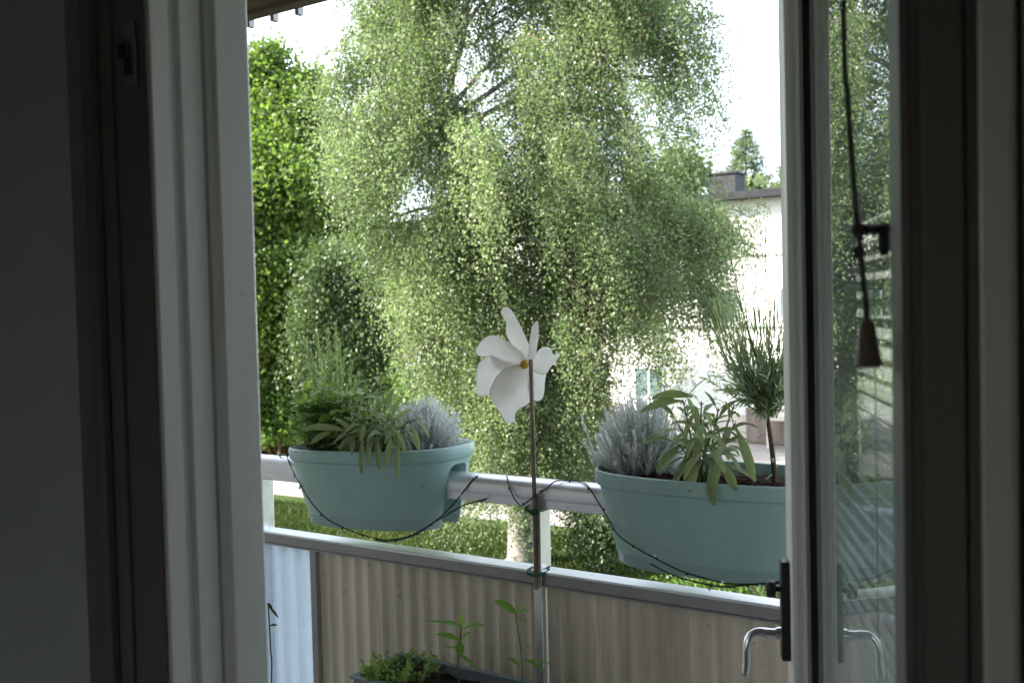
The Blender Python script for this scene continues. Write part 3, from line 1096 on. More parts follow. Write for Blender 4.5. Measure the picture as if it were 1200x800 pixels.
# blind cord with tassel on the room side of the glass
pts_px = [(987, -30), (989, 40), (993, 110), (998, 180), (1003, 245), (1006, 270), (1010, 310), (1014, 350), (1016, 374)]
cpts = [hit(a, b, G0 + DM * .046, DM) for a, b in pts_px]
cpts[0] = Vector((cpts[0].x, cpts[0].y, 1.985)) if cpts[0].z < 1.985 else cpts[0]
cordo = thing('blind_cord', cpts[-1], 'dark blind cord with wooden tassel hanging before the door glass', 'cord')
m = MB()
m.tube(smooth_path(cpts, 5), .0021, 8)
m.ball(cpts[5], .0055)
m.ball(cpts[5] - UPV * .016, .005)
m.build('cord', M['cord'], cordo)
m = MB()
e0, e1 = cpts[-1], hit(1018, 431, G0 + DM * .046, DM)
ts = [0, .06, .15, .3, .55, .85, .97, 1.0]
rs = [.002, .0042, .0055, .006, .0072, .0088, .0085, .006]
m.tube([e0.lerp(e1, t) for t in ts], rs, 16)
m.build('tassel', M['tassel'], cordo)

# ================================================================== BALCONY
m = MB()
m.swz(-3.4, 2.6, .763, 2.0, -.16, 0)
structure(m.build('balcony_floor', M['concrete'], smooth=False))

RW = 1.862
RZ = 1.5 - .409             # handrail centre height
rail = thing('balcony_railing', L(-.7, RW, 0), 'pale metal balcony railing with round handrail and corrugated panels', 'railing')
SA, SB = -3.3, 2.4
prof = []
for k in range(13):
    a = math.pi * k / 12
    prof.append((.031 * math.cos(a), .006 + .026 * math.sin(a)))
prof += [(-.031, -.006), (-.029, -.010), (-.027, -.0105), (-.026, -.027), (-.022, -.030), (.022, -.030), (.026, -.027), (.027, -.0105), (.029, -.010), (.031, -.006)]
m = MB()
n = len(prof)
V = [L(SA, RW + a, RZ + b) for a, b in prof] + [L(SB, RW + a, RZ + b) for a, b in prof]
F = [(i, (i + 1) % n, (i + 1) % n + n, i + n) for i in range(n)] + [tuple(range(n))[::-1], tuple(range(n, 2 * n))]
m.add(V, F)
m.build('handrail', M['alu'], rail)
MZ = 1.5 - .578            # top of the middle rail
s_mid = hitw(635, 640, RW).dot(U)
s_left = hitw(312, 620, RW).dot(U)
step = s_mid - s_left
posts = [s_left - step, s_left, s_mid, s_mid + step, s_mid + 2 * step]
for s in posts:
    m = MB()
    m.swz(s - .0105, s + .0105, RW - .0215, RW + .0215, 0, RZ - .0295)
    m.swz(s - .03, s + .03, RW - .03, RW + .03, 0, .008)
    m.build('post', M['alu'], rail, bevel=.0015)
for a, b in zip(posts[:-1], posts[1:]):
    m = MB()
    m.swz(a + .0108, b - .0108, RW - .024, RW + .024, MZ - .006, MZ)
    mr = m.build('middle_rail', M['alu'], rail, bevel=.0012)
    m = MB()
    m.swz(a + .0108, b - .0108, RW - .021, RW + .021, MZ - .0300, MZ - .0062)
    m.swz(a + .0108, b - .0108, RW - .024, RW + .024, MZ - .0345, MZ - .0302)
    m.build('rail_web', M['alu_dark'], mr, bevel=.0012)  # front of the pale rail, painted darker for the shade on it
    m = MB()
    m.swz(a + .0108, b - .0108, RW - .02, RW + .02, .09, .13)
    m.build('bottom_rail', M['alu_dark'], rail, bevel=.002)


def corrugated(name, s0, s1, w, z0, z1, mat, pitch=.044, amp=.0048, th=.003):
    m = MB()
    k = int((s1 - s0) / pitch * 10)
    V, F = [], []
    for side in (0, 1):
        for i in range(k + 1):
            s = s0 + (s1 - s0) * i / k
            ph = (s - s0) / pitch * 2 * math.pi
            dw = amp * math.sin(ph) + amp * .25 * math.sin(2 * ph + .6) + side * th
            V += [L(s, w + dw, z0), L(s, w + dw, z1)]
    h = 2 * (k + 1)
    for i in range(k):
        a = 2 * i
        F.append((a, a + 2, a + 3, a + 1))
        F.append((h + a, h + a + 1, h + a + 3, h + a + 2))
        F.append((a + 1, a + 3, h + a + 3, h + a + 1))
        F.append((a, h + a, h + a + 2, a + 2))
    F += [(0, 1, h + 1, h), (2 * k, h + 2 * k, h + 2 * k + 1, 2 * k + 1)]
    m.add(V, F)
    return m.build(name, mat, rail)


s_bar = hitw(374, 720, RW).dot(U)
PZ1 = MZ - .036
corrugated('panel', s_bar + .012, posts[2] - .0125, RW - .004, .13, PZ1, M['panel'])
corrugated('panel', posts[2] + .0125, posts[3] - .0125, RW - .004, .13, PZ1, M['panel'])
corrugated('panel', posts[3] + .0125, posts[4] - .0125, RW - .004, .13, PZ1, M['panel'])
cpn = corrugated('translucent_panel', posts[1] + .0125, s_bar - .012, RW + .004, .13, PZ1, M['clear_panel'], .055, .005)
cpn['label'] = 'bluish translucent corrugated strip at the left end of the railing'
corrugated('panel', posts[0] + .0125, posts[1] - .0125, RW - .004, .13, PZ1, M['panel'])
m = MB()
m.swz(s_bar - .0105, s_bar + .0105, RW - .018, RW + .006, .13, PZ1 + .001)
m.build('panel_edge', M['alu_dark'], rail, bevel=.0015)

# roof edge over the balcony
rz = hitw(286, 19, 2.075).z - .02
roof = thing('balcony_roof', L(-.5, 2.0, rz), 'brown wooden roof edge with small joist ends above the balcony', 'roof')
m = MB()
m.swz(-3.5, 2.8, .763, 2.03, rz + .05, rz + .16)
m.build('deck', M['wood_brown'], roof, smooth=False)
m = MB()
m.swz(-3.5, 2.8, 2.032, 2.075, rz, rz + .19)
m.swz(-3.5, 2.8, 1.97, 2.028, rz + .012, rz + .048)
m.build('fascia', M['wood_brown'], roof, bevel=.003)
pe = [hitw(297, 25, 2.10), hitw(325, 18, 2.10), hitw(354, 10, 2.10)]
sp0 = pe[0].dot(U)
dsp = (pe[2].dot(U) - sp0) / 2
for i in range(-6, 3):
    m = MB()
    s = sp0 + dsp * i
    m.swz(s - .007, s + .007, 2.078, 2.098, rz - .013, rz + .06)
    m.build('joist_end', M['alu_dark'], roof, smooth=False)


# ================================================================== PLANTERS
def stadium(lx, ly, r, k=10):
    """oval plan outline (superellipse) with half sizes lx, ly"""
    pts = []
    n = 4 * (k + 1)
    for i in range(n):
        a = 2 * math.pi * i / n
        c, q = math.cos(a), math.sin(a)
        pts.append((lx * math.copysign(abs(c) ** (2 / 2.75), c), ly * math.copysign(abs(q) ** (2 / 2.75), q)))
    return pts


def make_planter():
    """local coordinates: origin at the slot top centre (sits on the handrail), x along the rail"""
    rings = []
    H0, H1 = -.148, .045          # bottom, rim top
    lv = [(H0 + .001, .226, .092, .085), (H0 + .006, .232, .097, .09), (H0 + .028, .2385, .1005, .093), (H0 + .0295, .2400, .1015, .094), (H0 + .031, .239, .101, .094),
          (-.05, .259, .112, .104), (0, .2715, .1185, .111), (.012, .2755, .1205, .113), (.0135, .280, .1245, .117), (.017, .2835, .128, .120), (.038, .2855, .130, .122),
          (.0435, .284, .1285, .121), (.045, .281, .1255, .118), (.0435, .278, .1225, .115), (.036, .2755, .120, .112), (.016, .2715, .1165, .109)]
    lv = [(z, lx * .878, ly * 1.07, r) for (z, lx, ly, r) in lv]
    for (z, lx, ly, r) in lv:
        rings.append([Vector((x, y, z)) for x, y in stadium(lx, ly, r)])
    m = MB()
    n = len(rings[0])
    V = [p for r in rings for p in r]
    F = []
    for i in range(len(rings) - 1):
        for k in range(n):
            F.append((i * n + k, i * n + (k + 1) % n, (i + 1) * n + (k + 1) % n, (i + 1) * n + k))
    F.append(tuple(range(n))[::-1])
    F.append(tuple(range((len(rings) - 1) * n, len(rings) * n)))
    m.add(V, F)
    body = m.build('planter_cut', M['pot'], None, off=Vector((0, 0, 0)))
    c = MB()
    # slot with rounded top
    sl = [(-.036, -.2), (.036, -.2), (.036, -.02), (.030, -.004), (.018, .0015), (-.018, .0015), (-.030, -.004), (-.036, -.02)]
    k = len(sl)
    c.add([Vector((-.5, a, b)) for a, b in sl] + [Vector((.5, a, b)) for a, b in sl],
          [(i, (i + 1) % k, (i + 1) % k + k, i + k) for i in range(k)] + [tuple(range(k))[::-1], tuple(range(k, 2 * k))])
    cut = c.build('slot_cut', M['pot'], None, off=Vector((0, 0, 0)), smooth=False)
    md = body.modifiers.new('cut', 'BOOLEAN')
    md.operation = 'DIFFERENCE'
    md.solver = 'EXACT'
    md.object = cut
    dg = bpy.context.evaluated_depsgraph_get()
    me = bpy.data.meshes.new_from_object(body.evaluated_get(dg))
    me.name = 'planter_body'
    me.shade_smooth()
    me.set_sharp_from_angle(angle=R(40))
    bpy.data.objects.remove(body)
    bpy.data.objects.remove(cut)
    # soil: bumpy top surface as its own mesh
    sm_ = MB()
    nr, na = 9, 60
    V, F = [], []
    out = stadium(.2388, .1245, .11, 14)
    na = len(out)
    for i in range(nr + 1):
        t = i / nr
        for (x, y) in out:
            zz = .020 + .012 * (1 - t ** 2) + RNG.normal(0, .0022) * (1 if 0 < i < nr else 0)
            V.append(Vector((x * t, y * t, zz if i < nr else .0185)))
    for i in range(nr):
        for k in range(na):
            F.append((i * na + k, i * na + (k + 1) % na, (i + 1) * na + (k + 1) % na, (i + 1) * na + k))
    sm_.add(V, F)
    for _ in range(420):
        a = random.random() * 6.28
        rr = math.sqrt(random.random()) * .93
        x, y = .228 * rr * math.cos(a), .108 * rr * math.sin(a)
        sm_.ball((x, y, .031 - .011 * rr * rr), random.uniform(.002, .0065), 5, 3, random.uniform(.6, 1.1))
    so = sm_.build('soil', M['soil'], None, off=Vector((0, 0, 0)))
    return me, so.data, so


body_me, soil_me, soil_tmp = make_planter()
bpy.data.objects.remove(soil_tmp)
RTOP = RZ + .032


def place_planter(s, tilt, yaw, label, dz=.0):
    root = thing('planter', L(s, RW, RTOP + dz), label, 'planter', 'teal planters straddling the handrail')
    root.rotation_euler = (0, R(-tilt), ROTZ + R(yaw))
    b = bpy.data.objects.new('body', body_me)
    b.parent = root
    COL.objects.link(b)
    so = bpy.data.objects.new('soil', soil_me)
    so.parent = root
    COL.objects.link(so)
    return root


sL = .012 + (hitw(346, 530, RW).dot(U) + hitw(549, 530, RW).dot(U)) / 2
sR0 = hitw(699, 550, RW).dot(U)
sR = sR0 + .270
potL = place_planter(sL, 2.4, 1.5, 'teal oval planter on the handrail at left, full of green leafy herbs', .006)
potR = place_planter(sR, 0.0, 0.5, 'teal oval planter on the handrail at right, beside the open door')
SOILZ = RTOP + .028


def base_at(px, py, w):
    """point on the soil plane near a pixel column"""
    p = hitw(px, py, w)
    return Vector((p.x, p.y, SOILZ))


def herb(name, base, label, cat, group='herbs in the teal planters'):
    return thing(name, base, label, cat, group)


def sprig(ms, ml, pts, r0, nl, ll, lw, ang=.9, droop=.2, seg=2, varc=.5, start=.12, prof=None, taper=.35):
    """a stem with leaves spiralling along it"""
    path = smooth_path(pts, 5)
    ms.tube(path, [r0 * (1 - .75 * i / (len(path) - 1)) for i in range(len(path))], 5)
    n = len(path) - 1
    az = random.random() * 6.28
    for j in range(nl):
        t = start + (1 - start) * j / max(1, nl - 1)
        f = t * n
        i = min(n - 1, int(f))
        p = path[i].lerp(path[i + 1], f - i)
        tg = (path[i + 1] - path[i]).normalized()
        a = tg.orthogonal().normalized()
        b = tg.cross(a)
        az += 2.4 + random.uniform(-.3, .3)
        sd = a * math.cos(az) + b * math.sin(az)
        aa = ang * random.uniform(.7, 1.25) * (1 - .45 * t)
        d = tg * math.cos(aa) + sd * math.sin(aa)
        ln = ll * random.uniform(.7, 1.2) * (1 - taper * t)
        ml.leaf(p, d, tg, ln, lw * random.uniform(.8, 1.2), droop, seg, .2, min(1, max(0, varc + random.gauss(0, .18))), prof)


PTN = lambda t: (0.35 + .65 * math.sin(math.pi * min(1, t * .9 + .08))) if t < .97 else .05
SAGE = lambda t: .18 if t < .08 else max(.04, math.sin(math.pi * min(1, (t - .06) * 1.02)) ** .62)
NEED = lambda t: 1.0 if t < .7 else max(.1, 1.15 * (1 - t) / .35)


def curry(base, rad, hgt, nst, label, lean=Vector((0, 0, 0)), flower=None, wfac=1.0):
    root = herb('curry_plant', base, label, 'herb')
    ms, ml = MB(), MB()
    for i in range(nst):
        a = random.random() * 6.28
        e = math.acos(random.uniform(.02, 1)) * 1.08
        d = Vector((math.cos(a) * math.sin(e) * rad * 1.0, math.sin(a) * math.sin(e) * rad * wfac, hgt * (math.cos(e) * .88 + .14)))
        d *= random.uniform(.8, 1.08)
        b0 = base + Vector((random.gauss(0, .018), random.gauss(0, .014), -.004))
        sprig(ms, ml, [b0, b0 + d * .45 + Vector((d.x * .12, d.y * .12, -.004)), b0 + d + lean * random.random() + Vector((0, 0, .012))], 0.0014, 46, .016, .0024, .85, -.25, 2, .5, .22, NEED, .2)
    if flower:
        b0 = base + Vector((0, 0, .04))
        sprig(ms, ml, [b0, b0.lerp(flower, .5) + Vector((.003, 0, 0)), flower], .0012, 16, .009, .0016, .5, 0, 1, .8, .3)
        for _ in range(26):
            dd = Vector((random.gauss(0, 1), random.gauss(0, 1), random.gauss(.3, .5))).normalized()
            ml.leaf(flower, dd, UPV, .012, .002, 0, 1, .1, .9)
    ms.build('stem', M['silver'], root)
    ml.build('foliage', M['silver'], root)


def sage(base, specs, label, extra, name='sage_plant'):
    root = herb(name, base, label, 'herb')
    ms, ml = MB(), MB()
    for (tip, nl, ll, lw, va) in specs:
        tip = Vector(tip)
        b0 = base + Vector((random.gauss(0, .012), random.gauss(0, .01), -.004))
        md = b0.lerp(tip, .5) + Vector((0, 0, .012))
        path = smooth_path([b0, md, tip], 5)
        ms.tube(path, [.0026 * (1 - .5 * i / (len(path) - 1)) for i in range(len(path))], 6)
        n = len(path) - 1
        az = random.random() * 6.28
        for j in range(nl):
            t = .35 + .65 * (j // 2 * 2) / max(1, nl - 1)
            f = min(n - .01, t * n)
            i = int(f)
            p = path[i].lerp(path[i + 1], f - i)
            tg = (path[i + 1] - path[i]).normalized()
            if j % 2 == 0:
                az += 1.57 + random.uniform(-.3, .3)
            a = tg.orthogonal().normalized()
            b = tg.cross(a)
            th = az + (math.pi if j % 2 else 0)
            sd = a * math.cos(th) + b * math.sin(th)
            aa = (1.25 - .55 * t) * random.uniform(.85, 1.15)
            d = tg * math.cos(aa) + sd * math.sin(aa)
            size = random.uniform(.75, 1.15) * (1.0 - .3 * t)
            petiole = d * .012 * size
            ms.tube([p, p + petiole], [.0012, .0011], 4, False)
            ml.leaf(p + petiole, d, tg * .8 + UPV * .6, ll * size, lw * size, random.uniform(.7, 1.9), 8, random.uniform(.1, .4),
                    min(1, max(0, va + random.gauss(0, .17))), SAGE, .02)
    extra(ml)
    ms.build('stem', M['stem'], root)
    ml.build('foliage', M['sage'], root)
    return root


def off(b, du, dn, dz):
    return b + U * du + N * dn + UPV * dz


# --- left planter
bR = base_at(395, 505, 1.91)
ros = herb('rosemary_bush', bR, 'upright needle-leaved rosemary at the back of the left planter', 'herb')
ms, ml = MB(), MB()
for (px, py) in [(357, 398), (364, 412), (372, 393), (380, 420), (386, 405), (393, 380), (397, 400), (404, 412), (412, 425), (420, 440), (376, 440), (390, 440), (402, 440), (368, 430), (410, 450), (384, 388),
                 (388, 425), (396, 418), (360, 420), (415, 460)]:
    t = hitw(px, py, 1.91 + random.uniform(-.03, .04))
    b0 = off(bR, random.uniform(-.03, .03), random.uniform(-.015, .015), 0)
    sprig(ms, ml, [b0, b0.lerp(t, .5) + UPV * .01 + (b0 - t) * .0 + U * ((px - 390) * .0006), t], .0020, 90, .022, .0038, .75, -.12, 2, .55, .3, NEED, .3)
ms.build('stem', M['woody'], ros)
ml.build('foliage', M['rosemary'], ros)

curry(base_at(497, 512, 1.868), .084, .128, 300, 'silvery curry plant in the left planter with one tall flower stalk', Vector((.006, 0, 0)), hitw(487, 412, 1.90), .8)

# leafy celery-like herb on the left
bC = base_at(385, 510, 1.84)
cel = herb('celery_herb', bC, 'bright green lobed-leaf herb at the left end of the left planter', 'herb')
ms, ml = MB(), MB()


def lobed(ml, p, d, size, va):
    d = d.normalized()
    sd = d.cross(UPV)
    sd = sd.normalized() if sd.length > 1e-4 else Vector((1, 0, 0))
    for (a, k) in ((0, 1.0), (.85, .8), (-.85, .8), (1.5, .5), (-1.5, .5)):
        dd = d * math.cos(a) + sd * math.sin(a)
        ml.leaf(p, dd, UPV * 1 + d * .2, size * k, size * .66 * k, random.uniform(.3, 1.1), 4, .22, min(1, max(0, va + random.gauss(0, .1))),
                lambda t: max(.06, math.sin(math.pi * min(1, t * .8 + .1)) ** .8 * (1 + .22 * math.sin(t * 20))))


for _ in range(240):
    px, py = random.gauss(384, 24), random.gauss(487, 19)
    px = min(428, max(352, px))
    t = hitw(px, min(522, max(448, py)), 1.84 + random.uniform(-.085, .05))
    b0 = off(bC, random.uniform(-.05, .05), random.uniform(-.03, .03), 0)
    path = smooth_path([b0, b0.lerp(t, .55) + UPV * .02, t], 4)
    ms.tube(path, [.0017 * (1 - .5 * i / (len(path) - 1)) for i in range(len(path))], 5)
    lobed(ml, t, N * -random.uniform(-.2, 1) + U * random.gauss(0, .8) + UPV * random.uniform(-.1, .6), random.uniform(.022, .036), random.gauss(.55, .25))
for (px, py) in [(345, 492), (349, 503), (352, 497), (344, 508), (356, 512), (362, 455), (358, 470)]:
    t = hitw(px, py, 1.80)
    b0 = off(bC, -.05, -.02, 0)
    ms.tube(smooth_path([b0, b0.lerp(t, .5) + UPV * .015, t], 4), .001, 5)
    lobed(ml, t, (t - b0), .02, .85)
ms.build('stem', M['stem'], cel)
ml.build('foliage', M['celery'], cel)

bS = base_at(445, 512, 1.835)
specs = []
for (px, py, w) in [(400, 462, 1.80), (425, 455, 1.82), (445, 445, 1.84), (410, 470, 1.80), (418, 465, 1.84), (405, 488, 1.76), (430, 478, 1.75), (455, 490, 1.74), (438, 500, 1.74),
                    (470, 505, 1.745), (420, 500, 1.74), (485, 492, 1.77), (450, 466, 1.79), (435, 462, 1.87), (415, 475, 1.77), (445, 478, 1.765), (462, 495, 1.745), (428, 495, 1.735), (412, 508, 1.735), (450, 510, 1.735), (400, 478, 1.78)]:
    specs.append((hitw(px, py, w), 9, .068, .0155, .5))
def over_left(ml):
    for (px, py, px2, py2) in [(428, 510, 428, 552), (470, 515, 470, 556), (445, 512, 448, 548), (410, 505, 362, 508), (455, 495, 476, 532), (392, 505, 372, 520), (487, 500, 494, 528), (438, 505, 436, 540), (462, 508, 458, 545)]:
        a, b = hitw(px, py, 1.745), hitw(px2, py2, 1.716)
        d = (b - a)
        ml.leaf(a - N * .01, d.normalized() + UPV * .35, -N + UPV * .3, d.length * 1.1, .017, .55, 8, .25, random.uniform(.2, .8), SAGE, .02)


sage(bS, specs, 'sage with long grey-green leaves drooping over the rim of the left planter', over_left)

# --- right planter
curry(base_at(752, 540, 1.885), .090, .148, 380, 'silvery grey curry plant at the left end of the right planter', Vector((-.004, 0, 0)), None, .8)
bS2 = base_at(822, 552, 1.84)
specs = []
for (px, py, w) in [(800, 468, 1.82), (822, 470, 1.84), (842, 478, 1.84), (862, 495, 1.82), (790, 490, 1.78), (812, 500, 1.75), (835, 505, 1.75), (850, 520, 1.76), (795, 520, 1.76), (828, 525, 1.745),
                    (815, 480, 1.9), (860, 475, 1.88)]:
    specs.append((hitw(px, py, w), 8, .078, .0165, .45))
def over_right(ml):
    for (px, py, px2, py2, w2) in [(830, 555, 836, 590, 1.71), (818, 545, 810, 575, 1.728), (846, 545, 860, 574, 1.728), (800, 470, 756, 486, 1.80), (812, 465, 768, 470, 1.82), (862, 500, 880, 560, 1.77),
                                   (800, 520, 776, 552, 1.76), (845, 535, 838, 570, 1.73)]:
        a, b = hitw(px, py, w2 + .02), hitw(px2, py2, w2)
        d = (b - a)
        ml.leaf(a, d.normalized() + UPV * .35, -N + UPV * .5, d.length * 1.1, .019, .6, 8, .25, random.uniform(.3, .8), SAGE, .02)


sage(bS2, specs, 'sage with broad drooping leaves in the middle of the right planter', over_right)

bL = base_at(908, 552, 1.875)
lav = herb('lavender_bush', bL, 'small tree-like lavender on a bare woody stem in the right planter', 'herb')
ms, ml, mk = MB(), MB(), MB()
crown_b = hitw(899, 488, 1.875)
tk = smooth_path([bL - UPV * .006, bL.lerp(crown_b, .5) + U * .002, crown_b], 5)
mk.tube(tk, [.0062, .0058, .0056, .0052, .005, .005, .0048, .0046, .0045, .0044, .0042], 8)
for i in range(135):
    a = random.random() * 6.28
    q = random.random()
    if q < .55:                      # dense round head
        rr = math.sqrt(random.random())
        b_ = random.random() * 6.28
        px, py = 886 + math.cos(b_) * rr * 56, 446 + math.sin(b_) * rr * 40
    else:                            # looser upright shoots
        px = 884 + random.uniform(-1, 1) * 48
        py = random.uniform(358, 420)
    t = hitw(px, py, 1.875 + math.sin(a) * random.uniform(0, .075))
    b0 = crown_b + Vector((random.gauss(0, .008), random.gauss(0, .008), random.uniform(-.004, .03)))
    sprig(ms, ml, [b0, b0.lerp(t, .5) + U * ((px - 890) * .00035) + UPV * (.012 if py > 430 else -.004), t], .0012, 12 if q < .55 else 9, .030, .0037, .8 if q < .55 else .5, .25 if q < .55 else -.1, 3, .5, .3, PTN, .15)
for (px, py) in [(853, 288), (897, 268), (912, 262), (858, 330), (900, 340), (866, 352), (882, 345), (908, 350), (918, 372), (845, 372)]:
    t = hitw(px, py, 1.875 + random.uniform(-.03, .03))
    b0 = crown_b + UPV * .04
    ms.tube(smooth_path([b0, b0.lerp(t, .5) + U * random.uniform(-.008, .008), t], 5), .0009, 5)
    for k in range(7):
        q = t.lerp(b0, k * .03)
        ml.leaf(q, Vector((random.gauss(0, .5), random.gauss(0, .5), 1)), U, .008, .003, 0, 1, .2, .5)
for k in range(6):
    q = tk[2 + k]
    ml.leaf(q, Vector((random.gauss(0, 1), random.gauss(0, 1), -.1)), UPV, .03, .006, .5, 4, .2, .6, PTN)
mk.build('trunk', M['woody'], lav)
ms.build('stem', M['stem'], lav)
ml.build('foliage', M['lavender'], lav)

# ================================================================== PINWHEEL
PW = 1.800
st_top, st_bot = hitw(622, 421, PW), hitw(628.5, 690, RW - .03)
st_mid = hitw(626.5, 590, RW - .042)
pin = thing('pinwheel', st_bot, 'white flower pinwheel on a brown stick tied to the middle railing post', 'pinwheel')
m = MB()
m.tube([st_bot, st_mid, st_mid.lerp(st_top, .5), st_top], [.0048, .0050, .0048, .0044], 10)
m.build('stick', M['stick'], pin)
m = MB()
m.tube([st_bot + U * .009 + UPV * .01, st_mid + U * .0092 + UPV * .02], [.0036, .0034], 8)
m.build('support_cane', M['stick'], pin)
for (px, py) in ((628, 597), (629, 671)):
    m = MB()
    c = hitw(px, py, RW - .03)
    cc = L(s_mid, RW, c.z)
    ring = []
    for k in range(25):
        a = 2 * math.pi * k / 24
        ring.append(cc + U * (.0125 + .0085 * (math.sin(a) < -.2)) * math.cos(a) * 1.1 + N * (.0235 + (.030 if math.sin(a) < -.5 else 0) * 1) * math.sin(a) + UPV * .002 * math.sin(a * 2))
    m.tube(ring, .0017, 6)
    m.tube([p + UPV * .004 for p in ring], .0017, 6)
    if py < 620:
        for q in range(3):
            m.tube([c + U * (-.010 + .002 * q) - N * .014 + UPV * (.002 - .004 * q), c + U * .0 - N * .017 + UPV * (.001 - .004 * q), c + U * (.014) - N * .012 + UPV * (.002 - .004 * q)], .0025, 6)
    m.build('tie', M['tie'], pin)
ctr = hity(614.5, 427, st_top.y + .035)
m = MB()
ax = (st_top - UPV * .010) - ctr
m.tube([ctr + ax * -.1, ctr + ax * 1.05], .0016, 8)
m.tube([st_top - UPV * .010 - ax.normalized() * .004, st_top - UPV * .010 + ax.normalized() * .004], .004, 8)
m.build('axle', M['stick'], pin)
m = MB()
m.tube([ctr + Vector((-.001, -.011, 0)), ctr + Vector((0, -.0095, 0)), ctr + Vector((0, .004, 0))], [.0065, .0095, .0085], 14)
m.build('hub', M['hub'], pin)
petals = [
    ([(175, 95), (185, 80), (205, 82), (225, 105), (250, 150), (280, 215), (290, 250), (275, 300), (245, 255), (210, 215), (195, 180), (195, 140), (178, 110)], .006),
    ([(280, 300), (290, 255), (297, 200), (305, 160), (325, 140), (330, 160), (328, 210), (320, 260), (312, 290), (295, 305)], -.004),
    ([(285, 315), (312, 292), (335, 260), (360, 248), (385, 255), (392, 278), (415, 272), (412, 295), (385, 325), (360, 355), (330, 350)], .008),
    ([(285, 320), (340, 345), (362, 360), (357, 400), (355, 440), (345, 465), (318, 470), (292, 430)], .014),
    ([(275, 318), (300, 340), (305, 420), (290, 480), (235, 515), (230, 555), (215, 562), (195, 560), (170, 520), (140, 470), (130, 430), (180, 350)], .002),
    ([(270, 310), (200, 305), (130, 285), (80, 320), (72, 380), (72, 440), (95, 450), (130, 440), (190, 420), (250, 370)], .010),
    ([(275, 300), (255, 265), (200, 225), (140, 198), (100, 215), (72, 255), (75, 275), (100, 283), (130, 283), (150, 320), (185, 335), (225, 325)], -.003)]
PYD = ctr.y
for (poly, dy) in petals:
    out_ = [hity(540 + a / 3.636, 340 + b / 3.636, PYD) for a, b in poly]
    out_ = smooth_path(out_ + [out_[0]], 3)[:-1]
    cen = sum(out_, Vector()) / len(out_)
    out_ = [cen + (p - cen) * 1.09 for p in out_]
    n = len(out_)
    V, F = [], []
    rings_t = [0.0, .25, .5, .75, .92, 1.0]
    far = max((p - ctr).length for p in out_)
    axd = (cen - ctr).normalized()
    for t in rings_t[1:]:
        for p in out_:
            q = cen.lerp(p, t)
            rr = (q - ctr).length / far
            lat = (q - ctr).cross(axd).y          # twist across the petal
            V.append(q + Vector((0, dy + .022 * rr * rr + .35 * lat + .03 * (lat / .03) ** 2 * .12, 0)))
    k0 = len(V)
    rr = (cen - ctr).length / far
    V.append(cen + Vector((0, dy + .022 * rr * rr, 0)))
    for i in range(len(rings_t) - 2):
        for k in range(n):
            F.append((i * n + k, i * n + (k + 1) % n, (i + 1) * n + (k + 1) % n, (i + 1) * n + k))
    for k in range(n):
        F.append((k0, (k + 1) % n, k))
    m = MB()
    m.add(V, F)
    o = m.build('petal', M['petal'], pin)
    sd = o.modifiers.new('solid', 'SOLIDIFY')
    sd.thickness = .0012

# ================================================================== STRING LIGHTS
sl = thing('string_light', L(sL, RW - .14, RTOP - .1), 'dark string of tiny unlit bulbs looped over the handrail and under both planters', 'string lights')
FR = RW - .13


def wire(pts, rad=.0016):
    P = [hitw(a, b, w) for a, b, w in pts]
    sp_ = smooth_path(P, 6)
    m = MB()
    m.tube(sp_, rad, 6)
    m.build('wire', M['wire'], sl)
    acc = 0
    for i in range(1, len(sp_)):
        acc += (sp_[i] - sp_[i - 1]).length
        if acc > .062:
            acc = 0
            d = (sp_[i] - sp_[i - 1]).normalized()
            b = MB()
            e = Vector((random.gauss(0, .4), random.gauss(-.2, .3), random.gauss(-.3, .5))).normalized()
            b.tube([sp_[i], sp_[i] + e * .005], [.0022, .0022], 6)
            h_ = b.build('bulb_socket', M['wire'], sl)
            b = MB()
            b.tube([sp_[i] + e * .005, sp_[i] + e * .007, sp_[i] + e * .010, sp_[i] + e * .0115], [.0015, .0026, .0024, .0008], 8)
            b.build('bulb', M['led'], h_)


RF = RW - .036
wire([(322, 548, RW + .02), (328, 534, RW - .005), (336, 534, RW - .015), (340, 545, RF), (352, 568, RF - .06), (366, 590, FR - .005), (384, 608, FR - .01), (405, 619, FR - .01), (430, 628, FR - .012), (452, 632, FR - .012), (476, 629, FR - .01), (497, 619, FR),
      (515, 608, FR + .03), (530, 599, RF - .03), (545, 591, RF - .005), (556, 588, RF + .002), (570, 584, RF + .002)])
wire([(440, 632, FR - .010), (456, 634, FR - .014), (482, 628, FR - .012), (505, 614, FR + .01), (524, 598, RF - .03), (540, 580, RF - .005), (552, 564, RW - .03), (561, 557, RW - .012), (566, 560, RW + .02)])
wire([(594, 560, RW + .01), (594, 558, RW - .015), (597, 570, RF), (603, 584, RF - .001), (611, 592, RF - .008), (620, 586, RF - .016), (628, 580, RF - .018), (638, 574, RF), (650, 564, RW - .022), (662, 563, RW - .010), (678, 564, RW - .008), (688, 568, RW - .02), (694, 577, RF),
      (701, 588, RF - .004), (712, 606, RF - .03), (724, 626, FR + .025), (745, 641, FR), (770, 655, FR - .012), (797, 668, FR - .014), (822, 676, FR - .013), (850, 683, FR - .01), (880, 684, FR - .008), (912, 683, FR - .002), (950, 680, FR), (985, 676, FR + .01)])
wire([(762, 660, FR - .012), (785, 672, FR - .012), (810, 680, FR - .012), (845, 687, FR - .012), (875, 685, FR - .010), (905, 682, FR - .006), (935, 679, FR + .002)])

